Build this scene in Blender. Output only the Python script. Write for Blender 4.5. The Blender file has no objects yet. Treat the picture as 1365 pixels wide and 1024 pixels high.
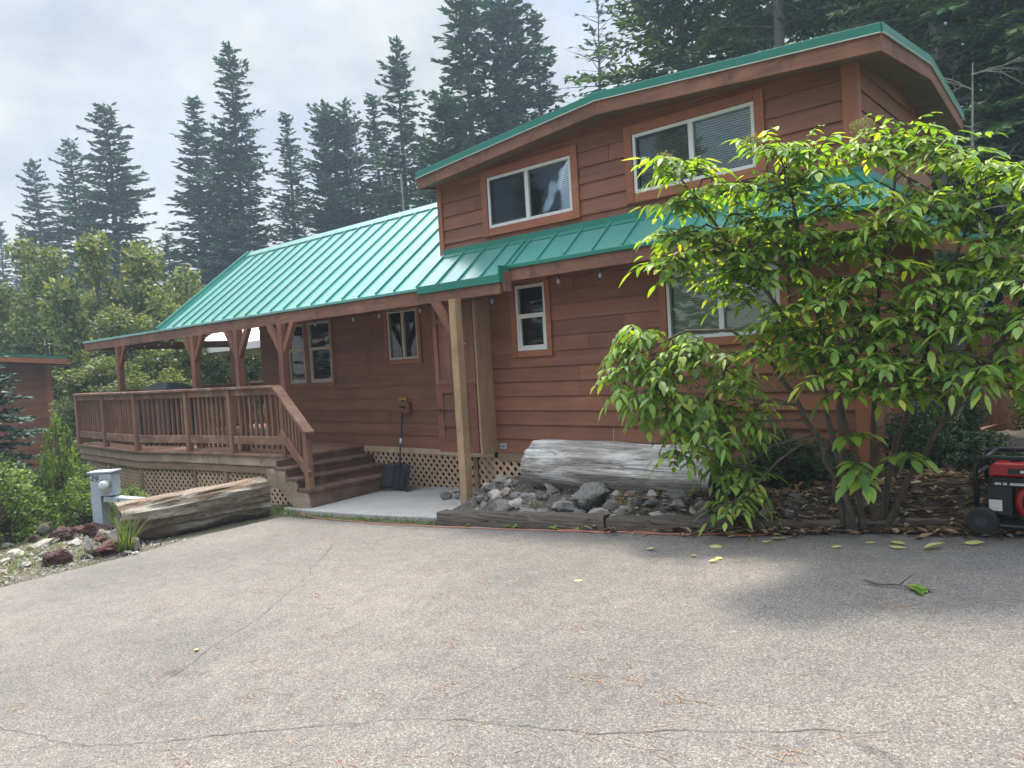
import bpy, bmesh, math, random
from math import sin, cos, pi, radians as RAD, sqrt
from mathutils import Vector as V, Matrix, noise
rnd = random.Random(7)
U = rnd.uniform
C = bpy.context.scene.collection
scene = bpy.context.scene

# ------------------------------------------------------------------ helpers
def G(x, y):                       # ground height: a gentle even fall to the left
    return .06*(min(max(x, -16), 2)+5.5)+.025*(min(max(y, 0), 8)-5.1)

class MB:
    def __init__(s): s.v = []; s.f = []
    def quad(s, a, b, c, d):
        n = len(s.v); s.v += [a, b, c, d]; s.f.append((n, n+1, n+2, n+3))
    def tri(s, a, b, c):
        n = len(s.v); s.v += [a, b, c]; s.f.append((n, n+1, n+2))
    def poly(s, pts):
        n = len(s.v); s.v += list(pts); s.f.append(tuple(range(n, n+len(pts))))
    def obox(s, c, a, b, d):       # centre and three half vectors
        n = len(s.v); c = V(c); a = V(a); b = V(b); d = V(d)
        if a.cross(b).dot(d) < 0: a = -a
        for i in (-1, 1):
            for j in (-1, 1):
                for k in (-1, 1): s.v.append(c+a*i+b*j+d*k)
        for q in ((0, 1, 3, 2), (4, 6, 7, 5), (0, 4, 5, 1), (2, 3, 7, 6), (0, 2, 6, 4), (1, 5, 7, 3)):
            s.f.append(tuple(n+i for i in q))
    def box(s, x0, x1, y0, y1, z0, z1):
        s.obox(((x0+x1)/2, (y0+y1)/2, (z0+z1)/2), (abs(x1-x0)/2, 0, 0), (0, abs(y1-y0)/2, 0), (0, 0, abs(z1-z0)/2))
    def beam(s, p, q, w, h, up=(0, 0, 1)):
        p = V(p); q = V(q); d = q-p; u = V(up)
        side = d.cross(u)
        if side.length < 1e-6: side = d.cross(V((0, 1, 0)))
        side.normalize(); u = side.cross(d).normalized()
        s.obox((p+q)/2, d/2, side*w/2, u*h/2)
    def prism(s, pts, vec):        # closed outline pushed along vec
        pts = [V(p) for p in pts]; vec = V(vec); n = len(s.v); m = len(pts)
        nm = V((0, 0, 0))
        for i in range(m): nm += pts[i].cross(pts[(i+1) % m])
        if nm.dot(vec) > 0: pts = pts[::-1]
        s.v += pts+[p+vec for p in pts]
        s.f.append(tuple(range(n, n+m))); s.f.append(tuple(n+m+i for i in reversed(range(m))))
        for i in range(m):
            j = (i+1) % m; s.f.append((n+j, n+i, n+m+i, n+m+j))
    def tube(s, pts, rad, k=6, cap=True):
        pts = [V(p) for p in pts]
        if not hasattr(rad, '__len__'): rad = [rad]*len(pts)
        n0 = len(s.v); ref = None
        for i, p in enumerate(pts):
            t = (pts[min(i+1, len(pts)-1)]-pts[max(i-1, 0)])
            t = t.normalized() if t.length > 1e-9 else V((0, 0, 1))
            if ref is None:
                ref = t.orthogonal().normalized()
            ref = (ref-t*ref.dot(t))
            ref = ref.normalized() if ref.length > 1e-6 else t.orthogonal().normalized()
            b = t.cross(ref)
            for j in range(k):
                a = 2*pi*j/k; s.v.append(p+(ref*cos(a)+b*sin(a))*rad[i])
        for i in range(len(pts)-1):
            for j in range(k):
                a = n0+i*k+j; b = n0+i*k+(j+1) % k; s.f.append((a, b, b+k, a+k))
        if cap:
            s.f.append(tuple(n0+j for j in reversed(range(k)))); e = n0+(len(pts)-1)*k
            s.f.append(tuple(e+j for j in range(k)))
    def sphere(s, c, r, seg=10, rings=7, sq=(1, 1, 1)):
        n0 = len(s.v); c = V(c)
        for i in range(rings+1):
            th = pi*i/rings
            for j in range(seg):
                ph = 2*pi*j/seg
                s.v.append(c+V((r*sin(th)*cos(ph)*sq[0], r*sin(th)*sin(ph)*sq[1], r*cos(th)*sq[2])))
        for i in range(rings):
            for j in range(seg):
                a = n0+i*seg+j; b = n0+i*seg+(j+1) % seg; s.f.append((a, a+seg, b+seg, b))
    def mesh(s, name, off=None, smooth=False):
        me = bpy.data.meshes.new(name)
        vs = [tuple(V(p)-off) for p in s.v] if off is not None else [tuple(p) for p in s.v]
        me.from_pydata(vs, [], s.f)
        if smooth: me.polygons.foreach_set('use_smooth', [True]*len(me.polygons))
        me.update()
        return me

def tag(o, label=None, cat=None, group=None, kind=None):
    if label: o['label'] = label
    if cat: o['category'] = cat
    if group: o['group'] = group
    if kind: o['kind'] = kind
    return o
def empty(name, loc=(0, 0, 0), rz=0):
    o = bpy.data.objects.new(name, None); C.objects.link(o); o.location = loc; o.rotation_euler = (0, 0, rz)
    o.empty_display_size = .1
    return o
def link(name, me, m, parent=None):
    o = bpy.data.objects.new(name, me); C.objects.link(o)
    if m and not me.materials: me.materials.append(m)
    if parent: o.parent = parent
    return o
def origin(o):
    p = V((0, 0, 0))
    while o is not None: p += o.location; o = o.parent
    return p
def part(name, mb, m, parent, smooth=False, bevel=0):   # mb is in world coordinates
    o = link(name, mb.mesh(name, origin(parent) if parent else None, smooth), m, parent)
    if bevel:
        b = o.modifiers.new('edge', 'BEVEL'); b.width = bevel; b.segments = 2; b.limit_method = 'ANGLE'; b.angle_limit = RAD(40)
    return o
def single(name, mb, m, loc, label, cat, group=None, smooth=False, bevel=0):
    o = link(name, mb.mesh(name, V(loc), smooth), m); o.location = loc
    if bevel:
        b = o.modifiers.new('edge', 'BEVEL'); b.width = bevel; b.segments = 2; b.limit_method = 'ANGLE'; b.angle_limit = RAD(40)
    return tag(o, label, cat, group)
def struct(name, mb, m, smooth=False):
    o = link(name, mb.mesh(name, None, smooth), m); o['kind'] = 'structure'; return o
def stuff(name, mb, m, label=None, cat=None):
    o = link(name, mb.mesh(name), m); o['kind'] = 'stuff'; return tag(o, label, cat)
def copy_tree(o, parent=None):
    c = o.copy(); C.objects.link(c)
    if parent: c.parent = parent
    for ch in [k for k in bpy.data.objects if k.parent == o]: copy_tree(ch, c)
    return c

# ------------------------------------------------------------------ materials
def newmat(name):
    m = bpy.data.materials.new(name); m.use_nodes = True; nt = m.node_tree
    b = nt.nodes['Principled BSDF']; return m, nt, b
def nd(nt, t, **k):
    n = nt.nodes.new(t)
    for a, v in k.items():
        if a.startswith('_'): setattr(n, a[1:], v)
        else:
            key = a.replace('__', ' ')
            n.inputs[key].default_value = v
    return n
def ramp(nt, fac, stops):
    r = nt.nodes.new('ShaderNodeValToRGB'); e = r.color_ramp.elements
    while len(e) < len(stops): e.new(.5)
    for i, (p, c) in enumerate(stops):
        e[i].position = p; e[i].color = (*c, 1) if len(c) == 3 else c
    nt.links.new(fac, r.inputs[0]); return r.outputs[0]
def mixc(nt, fac, a, b, mode='MIX'):
    m = nt.nodes.new('ShaderNodeMix'); m.data_type = 'RGBA'; m.blend_type = mode
    for sock, v in ((m.inputs['Factor'], fac), (m.inputs['A'], a), (m.inputs['B'], b)):
        sock = [s for s in m.inputs if s.name == sock.name and s.type == ('VALUE' if sock.name == 'Factor' else 'RGBA')][0]
        if isinstance(v, bpy.types.NodeSocket): nt.links.new(v, sock)
        elif isinstance(v, (int, float)): sock.default_value = v
        else: sock.default_value = (*v, 1)
    return [s for s in m.outputs if s.type == 'RGBA'][0]
def bump(nt, h, strength, dist, b):
    n = nd(nt, 'ShaderNodeBump', Strength=strength, Distance=dist); nt.links.new(h, n.inputs['Height']); nt.links.new(n.outputs[0], b.inputs['Normal'])
def coords(nt, scale=(1, 1, 1), which='Object', rot=(0, 0, 0)):
    t = nt.nodes.new('ShaderNodeTexCoord'); m = nd(nt, 'ShaderNodeMapping', Scale=scale, Rotation=rot)
    nt.links.new(t.outputs[which], m.inputs[0]); return m.outputs[0]
def noi(nt, vec, scale, detail=4, rough=.55, dist=0):
    n = nd(nt, 'ShaderNodeTexNoise', Scale=scale, Detail=detail, Roughness=rough, Distortion=dist); nt.links.new(vec, n.inputs['Vector']); return n.outputs['Fac']

def wood(name, c1, c2, axis=0, rough=.75, grain=26, var=.25, stain=None, spec=.3, isl=False):
    m, nt, b = newmat(name)
    sc = [1, 1, 1]; sc[axis] = .06
    f = noi(nt, coords(nt, sc), grain, 6, .65, .6)
    col = ramp(nt, f, [(.3, c1), (.7, c2)])
    f2 = noi(nt, coords(nt), 1.7, 4)
    lo = tuple(1-var for _ in range(3)); hi = tuple(1+var for _ in range(3))
    col = mixc(nt, 1., col, ramp(nt, f2, [(.25, lo), (.75, hi)]), 'MULTIPLY')
    src = nt.nodes.new('ShaderNodeNewGeometry').outputs['Random Per Island'] if isl else nt.nodes.new('ShaderNodeObjectInfo').outputs['Random']
    col = mixc(nt, 1., col, ramp(nt, src, [(0, (.82, .82, .82)), (1, (1.15, 1.13, 1.1))]), 'MULTIPLY')
    if stain:
        f3 = noi(nt, coords(nt, (1, 1, 1)), 5, 6, .7)
        col = mixc(nt, ramp(nt, f3, [(.5, (0, 0, 0)), (.68, (1, 1, 1))]), col, stain)
    nt.links.new(col, b.inputs['Base Color']); b.inputs['Roughness'].default_value = rough
    b.inputs['Specular IOR Level'].default_value = spec
    bump(nt, f, .35, .004, b)
    return m
def plain(name, col, rough=.6, metal=0, spec=.5, var=.12, scale=14, bstr=0):
    m, nt, b = newmat(name)
    f = noi(nt, coords(nt), scale, 5)
    c = ramp(nt, f, [(.25, tuple(x*(1-var) for x in col)), (.75, tuple(min(1, x*(1+var)) for x in col))])
    nt.links.new(c, b.inputs['Base Color']); b.inputs['Roughness'].default_value = rough
    b.inputs['Metallic'].default_value = metal; b.inputs['Specular IOR Level'].default_value = spec
    if bstr: bump(nt, f, bstr, .01, b)
    return m
def leafmat(name, stops, trans=.35, rough=.45, spec=.4, tint=(1.3, 1.25, .55), yellow=None):
    m, nt, b = newmat(name)
    g = nt.nodes.new('ShaderNodeNewGeometry')
    col = ramp(nt, g.outputs['Random Per Island'], stops)
    f = noi(nt, coords(nt), 1.4, 3)
    col = mixc(nt, 1., col, ramp(nt, f, [(.3, (.75, .78, .8)), (.7, (1.2, 1.17, 1.05))]), 'MULTIPLY')
    nt.links.new(col, b.inputs['Base Color']); b.inputs['Roughness'].default_value = rough; b.inputs['Specular IOR Level'].default_value = spec
    tr = nt.nodes.new('ShaderNodeBsdfTranslucent')
    nt.links.new(mixc(nt, 1., col, tint, 'MULTIPLY'), tr.inputs['Color'])
    mx = nt.nodes.new('ShaderNodeMixShader'); mx.inputs[0].default_value = trans
    nt.links.new(b.outputs[0], mx.inputs[1]); nt.links.new(tr.outputs[0], mx.inputs[2])
    nt.links.new(mx.outputs[0], nt.nodes['Material Output'].inputs['Surface'])
    return m

M = {}
M['siding'] = wood('stained_siding', (.178, .072, .037), (.265, .110, .058), 0, .62, 20, .16, isl=True, spec=.35)
M['siding_side'] = wood('stained_siding_side', (.178, .072, .037), (.265, .110, .058), 1, .62, 20, .16, isl=True, spec=.35)
M['trim'] = wood('stained_trim', (.255, .092, .046), (.36, .138, .07), 0, .6, 16, .2, isl=True)
M['trimv'] = wood('stained_trim_upright', (.28, .10, .052), (.39, .15, .078), 2, .6, 16, .2, isl=True)
M['fascia'] = wood('weathered_fascia', (.16, .072, .043), (.265, .128, .078), 0, .75, 14, .3, stain=(.10, .06, .042))
M['fascia_side'] = wood('weathered_fascia_side', (.16, .072, .043), (.265, .128, .078), 1, .75, 14, .3, stain=(.10, .06, .042))
M['soffit'] = wood('soffit_board', (.15, .085, .052), (.22, .13, .08), 0, .8, 10, .2)
M['porch'] = wood('porch_post_wood', (.155, .062, .036), (.235, .10, .058), 2, .7, 16, .25)
M['newpost'] = wood('bare_post_wood', (.28, .18, .095), (.40, .275, .16), 2, .7, 20, .2, stain=(.30, .18, .09))
M['deckx'] = wood('weathered_deck', (.17, .080, .048), (.27, .142, .09), 0, .8, 14, .3, stain=(.30, .24, .19))
M['deckv'] = wood('weathered_deck_upright', (.165, .080, .050), (.275, .148, .095), 2, .8, 14, .25)
M['rim'] = wood('grey_rim_board', (.28, .20, .135), (.42, .33, .235), 0, .85, 12, .3, stain=(.22, .15, .10))
M['rimlow'] = wood('brown_rim_board', (.19, .12, .075), (.28, .19, .125), 0, .85, 12, .3)
M['steps'] = wood('step_wood', (.11, .055, .038), (.18, .095, .066), 1, .8, 16, .25, stain=(.2, .14, .105))
M['lattice'] = wood('lattice_slat', (.40, .27, .165), (.52, .37, .235), 2, .8, 12, .15)
M['dark'] = plain('underfloor_shade', (.02, .016, .013), .95)  # near-black colour stands in for the shade beneath the floors
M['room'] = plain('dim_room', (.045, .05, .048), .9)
def roofmat(name, col, rough, coat=.9):
    m, nt, b = newmat(name)
    f = noi(nt, coords(nt), .8, 5)
    c = ramp(nt, f, [(.3, tuple(x*.88 for x in col)), (.7, tuple(x*1.1 for x in col))])
    nt.links.new(c, b.inputs['Base Color']); b.inputs['Roughness'].default_value = rough
    b.inputs['Specular IOR Level'].default_value = .5
    b.inputs['Coat Weight'].default_value = coat; b.inputs['Coat Roughness'].default_value = .22; b.inputs['Coat IOR'].default_value = 1.75
    bump(nt, noi(nt, coords(nt, (1, .3, 1)), 3.2, 2), .12, .02, b)
    return m
M['roof'] = roofmat('green_metal_roof', (.045, .24, .19), .34)
M['rooftrim'] = roofmat('green_metal_trim', (.006, .165, .11), .42, .15)
M['vinyl'] = plain('white_vinyl', (.66, .66, .62), .45, var=.05)
M['vinyltan'] = plain('almond_vinyl', (.50, .44, .33), .5, var=.06)
def glassmat():
    m, nt, b = newmat('window_glass')
    nt.nodes.remove(b)
    t = nd(nt, 'ShaderNodeBsdfTransparent', Color=(.92, .95, .93, 1)); g = nd(nt, 'ShaderNodeBsdfGlossy', Color=(1, 1, 1, 1), Roughness=.015)
    f = nd(nt, 'ShaderNodeFresnel', IOR=1.62); mx = nt.nodes.new('ShaderNodeMixShader')
    n = nd(nt, 'ShaderNodeBump', Strength=.08, Distance=.02); nt.links.new(noi(nt, coords(nt), 2.2, 1), n.inputs['Height'])
    nt.links.new(n.outputs[0], g.inputs['Normal']); nt.links.new(n.outputs[0], f.inputs['Normal'])
    nt.links.new(f.outputs[0], mx.inputs[0]); nt.links.new(t.outputs[0], mx.inputs[1]); nt.links.new(g.outputs[0], mx.inputs[2])
    nt.links.new(mx.outputs[0], nt.nodes['Material Output'].inputs['Surface']); return m
M['glass'] = glassmat()
def screenmat():
    m, nt, b = newmat('insect_screen'); b.inputs['Base Color'].default_value = (.03, .035, .035, 1); b.inputs['Roughness'].default_value = .8
    t = nt.nodes.new('ShaderNodeBsdfTransparent'); mx = nt.nodes.new('ShaderNodeMixShader'); mx.inputs[0].default_value = .32
    nt.links.new(t.outputs[0], mx.inputs[1]); nt.links.new(b.outputs[0], mx.inputs[2]); nt.links.new(mx.outputs[0], nt.nodes['Material Output'].inputs['Surface']); return m
M['screen'] = screenmat()
M['blind'] = plain('blind_slat', (.74, .78, .60), .6, var=.05)
M['black'] = plain('black_plastic', (.012, .013, .015), .4)
M['blackcloth'] = plain('black_cover_cloth', (.012, .013, .015), .75, var=.3)
M['steel'] = plain('grey_painted_steel', (.36, .41, .45), .45, var=.1)
M['chrome'] = plain('pale_metal', (.55, .55, .55), .3, 1)
M['yellow'] = plain('orange_yellow_plastic', (.62, .27, .03), .45)
M['darksteel'] = plain('dark_shaft', (.035, .035, .04), .5)
M['white'] = plain('white_canvas', (.72, .70, .64), .8, var=.06)
M['paper'] = plain('white_sticker', (.7, .7, .68), .6, var=.03)
M['red'] = plain('red_paint', (.42, .012, .014), .28, var=.06)
M['cordred'] = plain('orange_red_cord', (.40, .12, .07), .5)
M['bulb'] = plain('clear_bulb', (.26, .26, .25), .1, var=.05)
M['ink'] = plain('black_ink', (.02, .02, .025), .6)
def barkmat(name, c1, c2, axis=2, scale=10):
    m, nt, b = newmat(name)
    sc = [1, 1, 1]; sc[axis] = .25
    f = noi(nt, coords(nt, sc), scale, 7, .7, .5)
    nt.links.new(ramp(nt, f, [(.3, c1), (.7, c2)]), b.inputs['Base Color']); b.inputs['Roughness'].default_value = .9
    bump(nt, f, .8, .03, b); return m
M['bark'] = barkmat('conifer_bark', (.05, .04, .034), (.15, .125, .105))
M['paletrunk'] = barkmat('pale_dead_bark', (.22, .20, .18), (.38, .35, .32))
M['stem'] = barkmat('shrub_stem_bark', (.055, .042, .03), (.16, .12, .085), 2, 30)
M['deadtwig'] = barkmat('lichen_twig', (.18, .17, .13), (.34, .32, .25), 2, 20)
def logmat(name, dark, mid, pale, axis, up):
    m, nt, b = newmat(name)
    sc = [5, 5, 5]; sc[axis] = .35
    f = noi(nt, coords(nt, sc), 2.0, 10, .74, 1.1)
    col = ramp(nt, f, [(.28, dark), (.45, mid), (.68, pale)])
    f2 = noi(nt, coords(nt, tuple(.5*s+.5 for s in sc)), 1.6, 7, .7)
    col = mixc(nt, ramp(nt, f2, [(.46, (0, 0, 0)), (.58, (1, 1, 1))]), col, up)
    s2 = [26, 26, 26]; s2[axis] = 1.1
    f3 = noi(nt, coords(nt, s2), 1.0, 5, .6, 1.4)
    crk = ramp(nt, f3, [(.33, (.42, .39, .36)), (.42, (1, 1, 1))])
    col = mixc(nt, 1., col, crk, 'MULTIPLY')
    sp_ = noi(nt, coords(nt, tuple(1 if i == axis else 2.2 for i in range(3))), 9, 4, .6)
    col = mixc(nt, 1., col, ramp(nt, sp_, [(.27, (.35, .32, .3)), (.36, (1, 1, 1))]), 'MULTIPLY')
    nt.links.new(col, b.inputs['Base Color']); b.inputs['Roughness'].default_value = .92; b.inputs['Specular IOR Level'].default_value = .2
    mm = nt.nodes.new('ShaderNodeMath'); mm.operation = 'MULTIPLY'; nt.links.new(f3, mm.inputs[0]); nt.links.new(f, mm.inputs[1])
    bump(nt, mm.outputs[0], 1., .06, b); return m
M['loggrey'] = logmat('silvered_log', (.10, .085, .07), (.27, .24, .205), (.46, .43, .385), 0, (.62, .60, .56))
M['logbrown'] = logmat('brown_log', (.06, .043, .031), (.165, .112, .073), (.27, .205, .143), 1, (.32, .285, .235))
M['timber'] = logmat('weathered_timber', (.05, .042, .035), (.12, .095, .075), (.20, .165, .13), 0, (.13, .10, .078))
def rockmat(name, c1, c2, c3, sc=9):
    m, nt, b = newmat(name)
    f = noi(nt, coords(nt), sc, 8, .7)
    col = ramp(nt, f, [(.3, c1), (.52, c2), (.7, c3)])
    col = mixc(nt, 1., col, ramp(nt, nt.nodes.new('ShaderNodeObjectInfo').outputs['Random'], [(0, (.65, .65, .66)), (1, (1.3, 1.26, 1.2))]), 'MULTIPLY')
    nt.links.new(col, b.inputs['Base Color']); b.inputs['Roughness'].default_value = .92
    bump(nt, noi(nt, coords(nt), sc*3, 8, .75), .7, .02, b); return m
M['rockgrey'] = rockmat('grey_stone', (.10, .095, .09), (.20, .19, .17), (.31, .29, .26))
M['rockred'] = rockmat('red_lava_rock', (.045, .022, .018), (.10, .042, .034), (.16, .075, .06), 14)
M['rockpale'] = rockmat('pale_stone', (.24, .21, .18), (.38, .34, .30), (.50, .46, .41))
def asphalt():
    m, nt, b = newmat('asphalt')
    co = coords(nt)
    v = nd(nt, 'ShaderNodeTexVoronoi', Scale=130); nt.links.new(co, v.inputs['Vector'])
    v2 = nd(nt, 'ShaderNodeTexVoronoi', Scale=300); nt.links.new(co, v2.inputs['Vector'])
    sep = nt.nodes.new('ShaderNodeSeparateColor'); nt.links.new(v.outputs['Color'], sep.inputs[0])
    sep2 = nt.nodes.new('ShaderNodeSeparateColor'); nt.links.new(v2.outputs['Color'], sep2.inputs[0])
    st = ramp(nt, sep.outputs[0], [(0, (.066, .061, .056)), (.35, (.136, .124, .113)), (.75, (.190, .173, .155)), (1, (.34, .31, .275))])
    st2 = ramp(nt, sep2.outputs[0], [(0, (.066, .061, .057)), (.5, (.148, .135, .121)), (1, (.30, .272, .24))])
    col = mixc(nt, .5, st, st2)
    edge = ramp(nt, v.outputs['Distance'], [(.25, (1, 1, 1)), (.75, (.55, .55, .55))])
    col = mixc(nt, .7, col, edge, 'MULTIPLY')
    big = noi(nt, co, .55, 6, .6)
    spot = noi(nt, co, 1.9, 5, .6, .8)
    col = mixc(nt, 1., col, ramp(nt, spot, [(.26, (.62, .62, .63)), (.36, (1, 1, 1))]), 'MULTIPLY')
    col = mixc(nt, 1., col, ramp(nt, big, [(.3, (.80, .80, .82)), (.7, (1.16, 1.13, 1.10))]), 'MULTIPLY')
    mid = noi(nt, co, 7, 5, .65)
    col = mixc(nt, 1., col, ramp(nt, mid, [(.3, (.86, .86, .86)), (.7, (1.12, 1.11, 1.09))]), 'MULTIPLY')
    nt.links.new(col, b.inputs['Base Color']); b.inputs['Roughness'].default_value = .88; b.inputs['Specular IOR Level'].default_value = .3
    bump(nt, v.outputs['Distance'], -.55, .006, b); return m
M['asphalt'] = asphalt()
def soil(name, c1, c2, c3, sc=6):
    m, nt, b = newmat(name); co = coords(nt)
    f = noi(nt, co, sc, 9, .72); f2 = noi(nt, co, sc*12, 4, .6)
    col = mixc(nt, .45, ramp(nt, f, [(.3, c1), (.5, c2), (.7, c3)]), ramp(nt, f2, [(.35, c1), (.65, c3)]))
    nt.links.new(col, b.inputs['Base Color']); b.inputs['Roughness'].default_value = .95
    bump(nt, f2, .8, .02, b); return m
M['ground'] = soil('forest_floor', (.035, .042, .018), (.085, .075, .040), (.14, .12, .07))
M['bed'] = soil('bed_soil', (.035, .028, .022), (.075, .060, .045), (.15, .12, .09), 9)
M['concrete'] = soil('concrete_slab', (.27, .255, .23), (.36, .34, .305), (.42, .40, .36), 3)
M['crack'] = plain('asphalt_crack_fill', (.055, .052, .049), .95, var=.3)

M['needle'] = leafmat('conifer_needles', [(0, (.018, .058, .048)), (.5, (.038, .108, .080)), (1, (.080, .170, .105))], .18, .6, .25, (1.2, 1.2, .7))
M['needle2'] = leafmat('fir_needles', [(0, (.022, .060, .026)), (.5, (.058, .130, .046)), (1, (.13, .21, .065))], .22, .6, .25, (1.2, 1.2, .6))
M['spruce'] = leafmat('blue_spruce_needles', [(0, (.022, .055, .045)), (.5, (.045, .095, .072)), (1, (.085, .15, .10))], .18, .6, .25, (1.1, 1.1, .8))
M['willow'] = leafmat('willow_leaves', [(0, (.045, .08, .026)), (.45, (.115, .16, .052)), (.8, (.21, .24, .08)), (1, (.32, .30, .12))], .35, .5, .35)
M['elder'] = leafmat('elder_leaves', [(0, (.085, .185, .032)), (.4, (.17, .31, .045)), (.8, (.27, .41, .06)), (1, (.43, .47, .09))], .5, .48, .45, (1.5, 1.4, .45))
M['bush'] = leafmat('bush_leaves', [(0, (.055, .11, .026)), (.5, (.135, .22, .045)), (1, (.28, .36, .09))], .38, .5, .35)
M['darkbush'] = leafmat('dark_bush_leaves', [(0, (.022, .05, .024)), (.5, (.055, .10, .045)), (1, (.11, .165, .07))], .25, .5, .35)
M['grass'] = leafmat('grass_blades', [(0, (.05, .10, .02)), (.5, (.12, .19, .04)), (1, (.25, .27, .09))], .35, .5, .3)
M['drygrass'] = leafmat('dry_grass_blades', [(0, (.13, .12, .05)), (.5, (.25, .21, .10)), (1, (.36, .30, .16))], .3, .7, .2, (1.1, 1, .8))
M['drop'] = leafmat('fallen_leaf', [(0, (.40, .40, .08)), (.5, (.55, .54, .18)), (1, (.62, .58, .34))], .3, .5, .3, (1.1, 1, .7))
M['litter'] = leafmat('brown_litter', [(0, (.06, .035, .022)), (.5, (.17, .105, .06)), (.85, (.30, .21, .13)), (1, (.42, .33, .22))], .15, .8, .2, (1.1, 1, .8))
M['pinelitter'] = leafmat('orange_needles', [(0, (.16, .09, .055)), (.6, (.31, .18, .10)), (1, (.42, .28, .18))], .1, .8, .2, (1.1, 1, .8))
M['flower'] = leafmat('tan_flower_heads', [(0, (.14, .15, .06)), (.5, (.28, .25, .12)), (1, (.40, .36, .20))], .2, .8, .2)

# ------------------------------------------------------------------ camera, sky, sun
cam = bpy.data.objects.new('camera', bpy.data.cameras.new('camera')); C.objects.link(cam)
cam.data.sensor_width = 36; cam.data.lens = 989.22/1365*36; cam.data.clip_end = 3000; cam.data.clip_start = .05
Rm = Matrix.Rotation(0.713509605, 3, 'Z') @ Matrix.Rotation(1.538016509, 3, 'X') @ Matrix.Rotation(-0.0595247281, 3, 'Z')
cam.matrix_world = Matrix.Translation((0, 0, 1.6)) @ Rm.to_4x4()
scene.camera = cam

SUN = V((-.40, .32, 1.0)).normalized()
elev = math.asin(SUN.z); azim = math.atan2(SUN.x, SUN.y)
sd = bpy.data.lights.new('sun', 'SUN'); so = bpy.data.objects.new('sun', sd); C.objects.link(so)
sd.energy = 2.4; sd.angle = RAD(6); sd.color = (1, .93, .82)
so.rotation_euler = SUN.to_track_quat('Z', 'Y').to_euler(); so.location = (-6, 4, 14)

w = bpy.data.worlds.new('World'); scene.world = w; w.use_nodes = True; nt = w.node_tree
bg = nt.nodes['Background']
sky = nt.nodes.new('ShaderNodeTexSky'); sky.sky_type = 'NISHITA'; sky.sun_disc = False
sky.sun_elevation = elev; sky.sun_rotation = azim; sky.altitude = 900; sky.air_density = 1.2; sky.dust_density = 2.2
co = coords(nt, (1, 1, 1.7), 'Generated', (0, 0, RAD(20)))
n1 = noi(nt, co, 2.1, 9, .52, .35)
cl = ramp(nt, n1, [(.38, (.12, .12, .12)), (.50, (.72, .72, .72)), (.60, (1, 1, 1))])
n2 = noi(nt, co, 5.0, 6, .55)
ccol = ramp(nt, n2, [(.3, (1.75, 2.02, 2.4)), (.62, (3.05, 3.08, 3.0))])
# whiter towards the cloud bank on the left of the view
tc = nt.nodes.new('ShaderNodeTexCoord'); vm = nd(nt, 'ShaderNodeVectorMath', _operation='DOT_PRODUCT'); nt.links.new(tc.outputs['Generated'], vm.inputs[0])
vm.inputs[1].default_value = (-.93, .30, .2)
bank = ramp(nt, vm.outputs['Value'], [(.62, (0, 0, 0)), (.93, (.75, .75, .75))])
cl2 = mixc(nt, 1., cl, bank, 'SCREEN')
sepz = nt.nodes.new('ShaderNodeSeparateXYZ'); nt.links.new(tc.outputs['Generated'], sepz.inputs[0])
zen = nt.nodes.new('ShaderNodeMapRange'); zen.inputs['From Min'].default_value = .50; zen.inputs['From Max'].default_value = .95; zen.inputs['To Min'].default_value = 1; zen.inputs['To Max'].default_value = 7.0; nt.links.new(sepz.outputs['Z'], zen.inputs['Value'])
zc_ = nt.nodes.new('ShaderNodeVectorMath'); zc_.operation = 'SCALE'; nt.links.new(mixc(nt, cl2, mixc(nt, 1., sky.outputs[0], (.52, .58, .63), 'MULTIPLY'), ccol), zc_.inputs[0]); nt.links.new(zen.outputs[0], zc_.inputs['Scale'])
nt.links.new(zc_.outputs[0], bg.inputs['Color'])   # unseen sky overhead made brighter, added to fill the shade
bg.inputs['Strength'].default_value = .10

scene.view_settings.view_transform = 'Standard'; scene.view_settings.look = 'None'
scene.view_settings.gamma = 1; scene.view_settings.exposure = 1.5
scene.cycles.max_bounces = 8; scene.cycles.transparent_max_bounces = 12; scene.cycles.diffuse_bounces = 3
scene.cycles.caustics_reflective = False; scene.cycles.caustics_refractive = False
try: scene.cycles.use_denoising = True
except Exception: pass

# ------------------------------------------------------------------ ground, driveway, slab, bed
def sheet(xs, ys, zf):
    mb = MB(); n = len(ys)
    for x in xs:
        for y in ys: mb.v.append(V((x, y, zf(x, y))))
    for i in range(len(xs)-1):
        for j in range(n-1): mb.f.append((i*n+j, (i+1)*n+j, (i+1)*n+j+1, i*n+j+1))
    return mb
gx = [-600, -200, -80, -50, -36, -28, -22, -18, -16]+[-16+.5*i for i in range(1, 37)]+[4, 8, 14, 22, 40, 80, 200, 600]
gy = [-600, -200, -60, -20, -8, -3, 0]+[.5*i for i in range(1, 17)]+[9, 10, 12, 15, 20, 28, 40, 60, 100, 200, 600]
struct('ground', sheet(gx, gy, lambda x, y: G(x, y)-.012+(.05*noise.noise(V((x*.7, y*.7, 0))) if (x < -8.6 and x > -16 and y > 2.4) or y > 9 else 0)), M['ground'])
EDGE = [(-8.1, 4.93), (-7.0, 4.92), (-6.0, 4.94), (-5.2, 4.98), (-4.3, 5.03), (-3.37, 5.08), (-2.6, 5.16), (-2.0, 5.27), (-1.5, 5.42), (-.9, 5.47), (-.6, 5.53), (2, 6.0), (30, 7)]
def edge(x):
    for (a, ya), (b, yb) in zip(EDGE, EDGE[1:]):
        if x <= b: return ya+(yb-ya)*(x-a)/(b-a)+.035*noise.noise(V((x*3, 1.3, 0)))+.02*noise.noise(V((x*9, 4.3, 0)))
    return EDGE[-1][1]
ab = MB()
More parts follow.
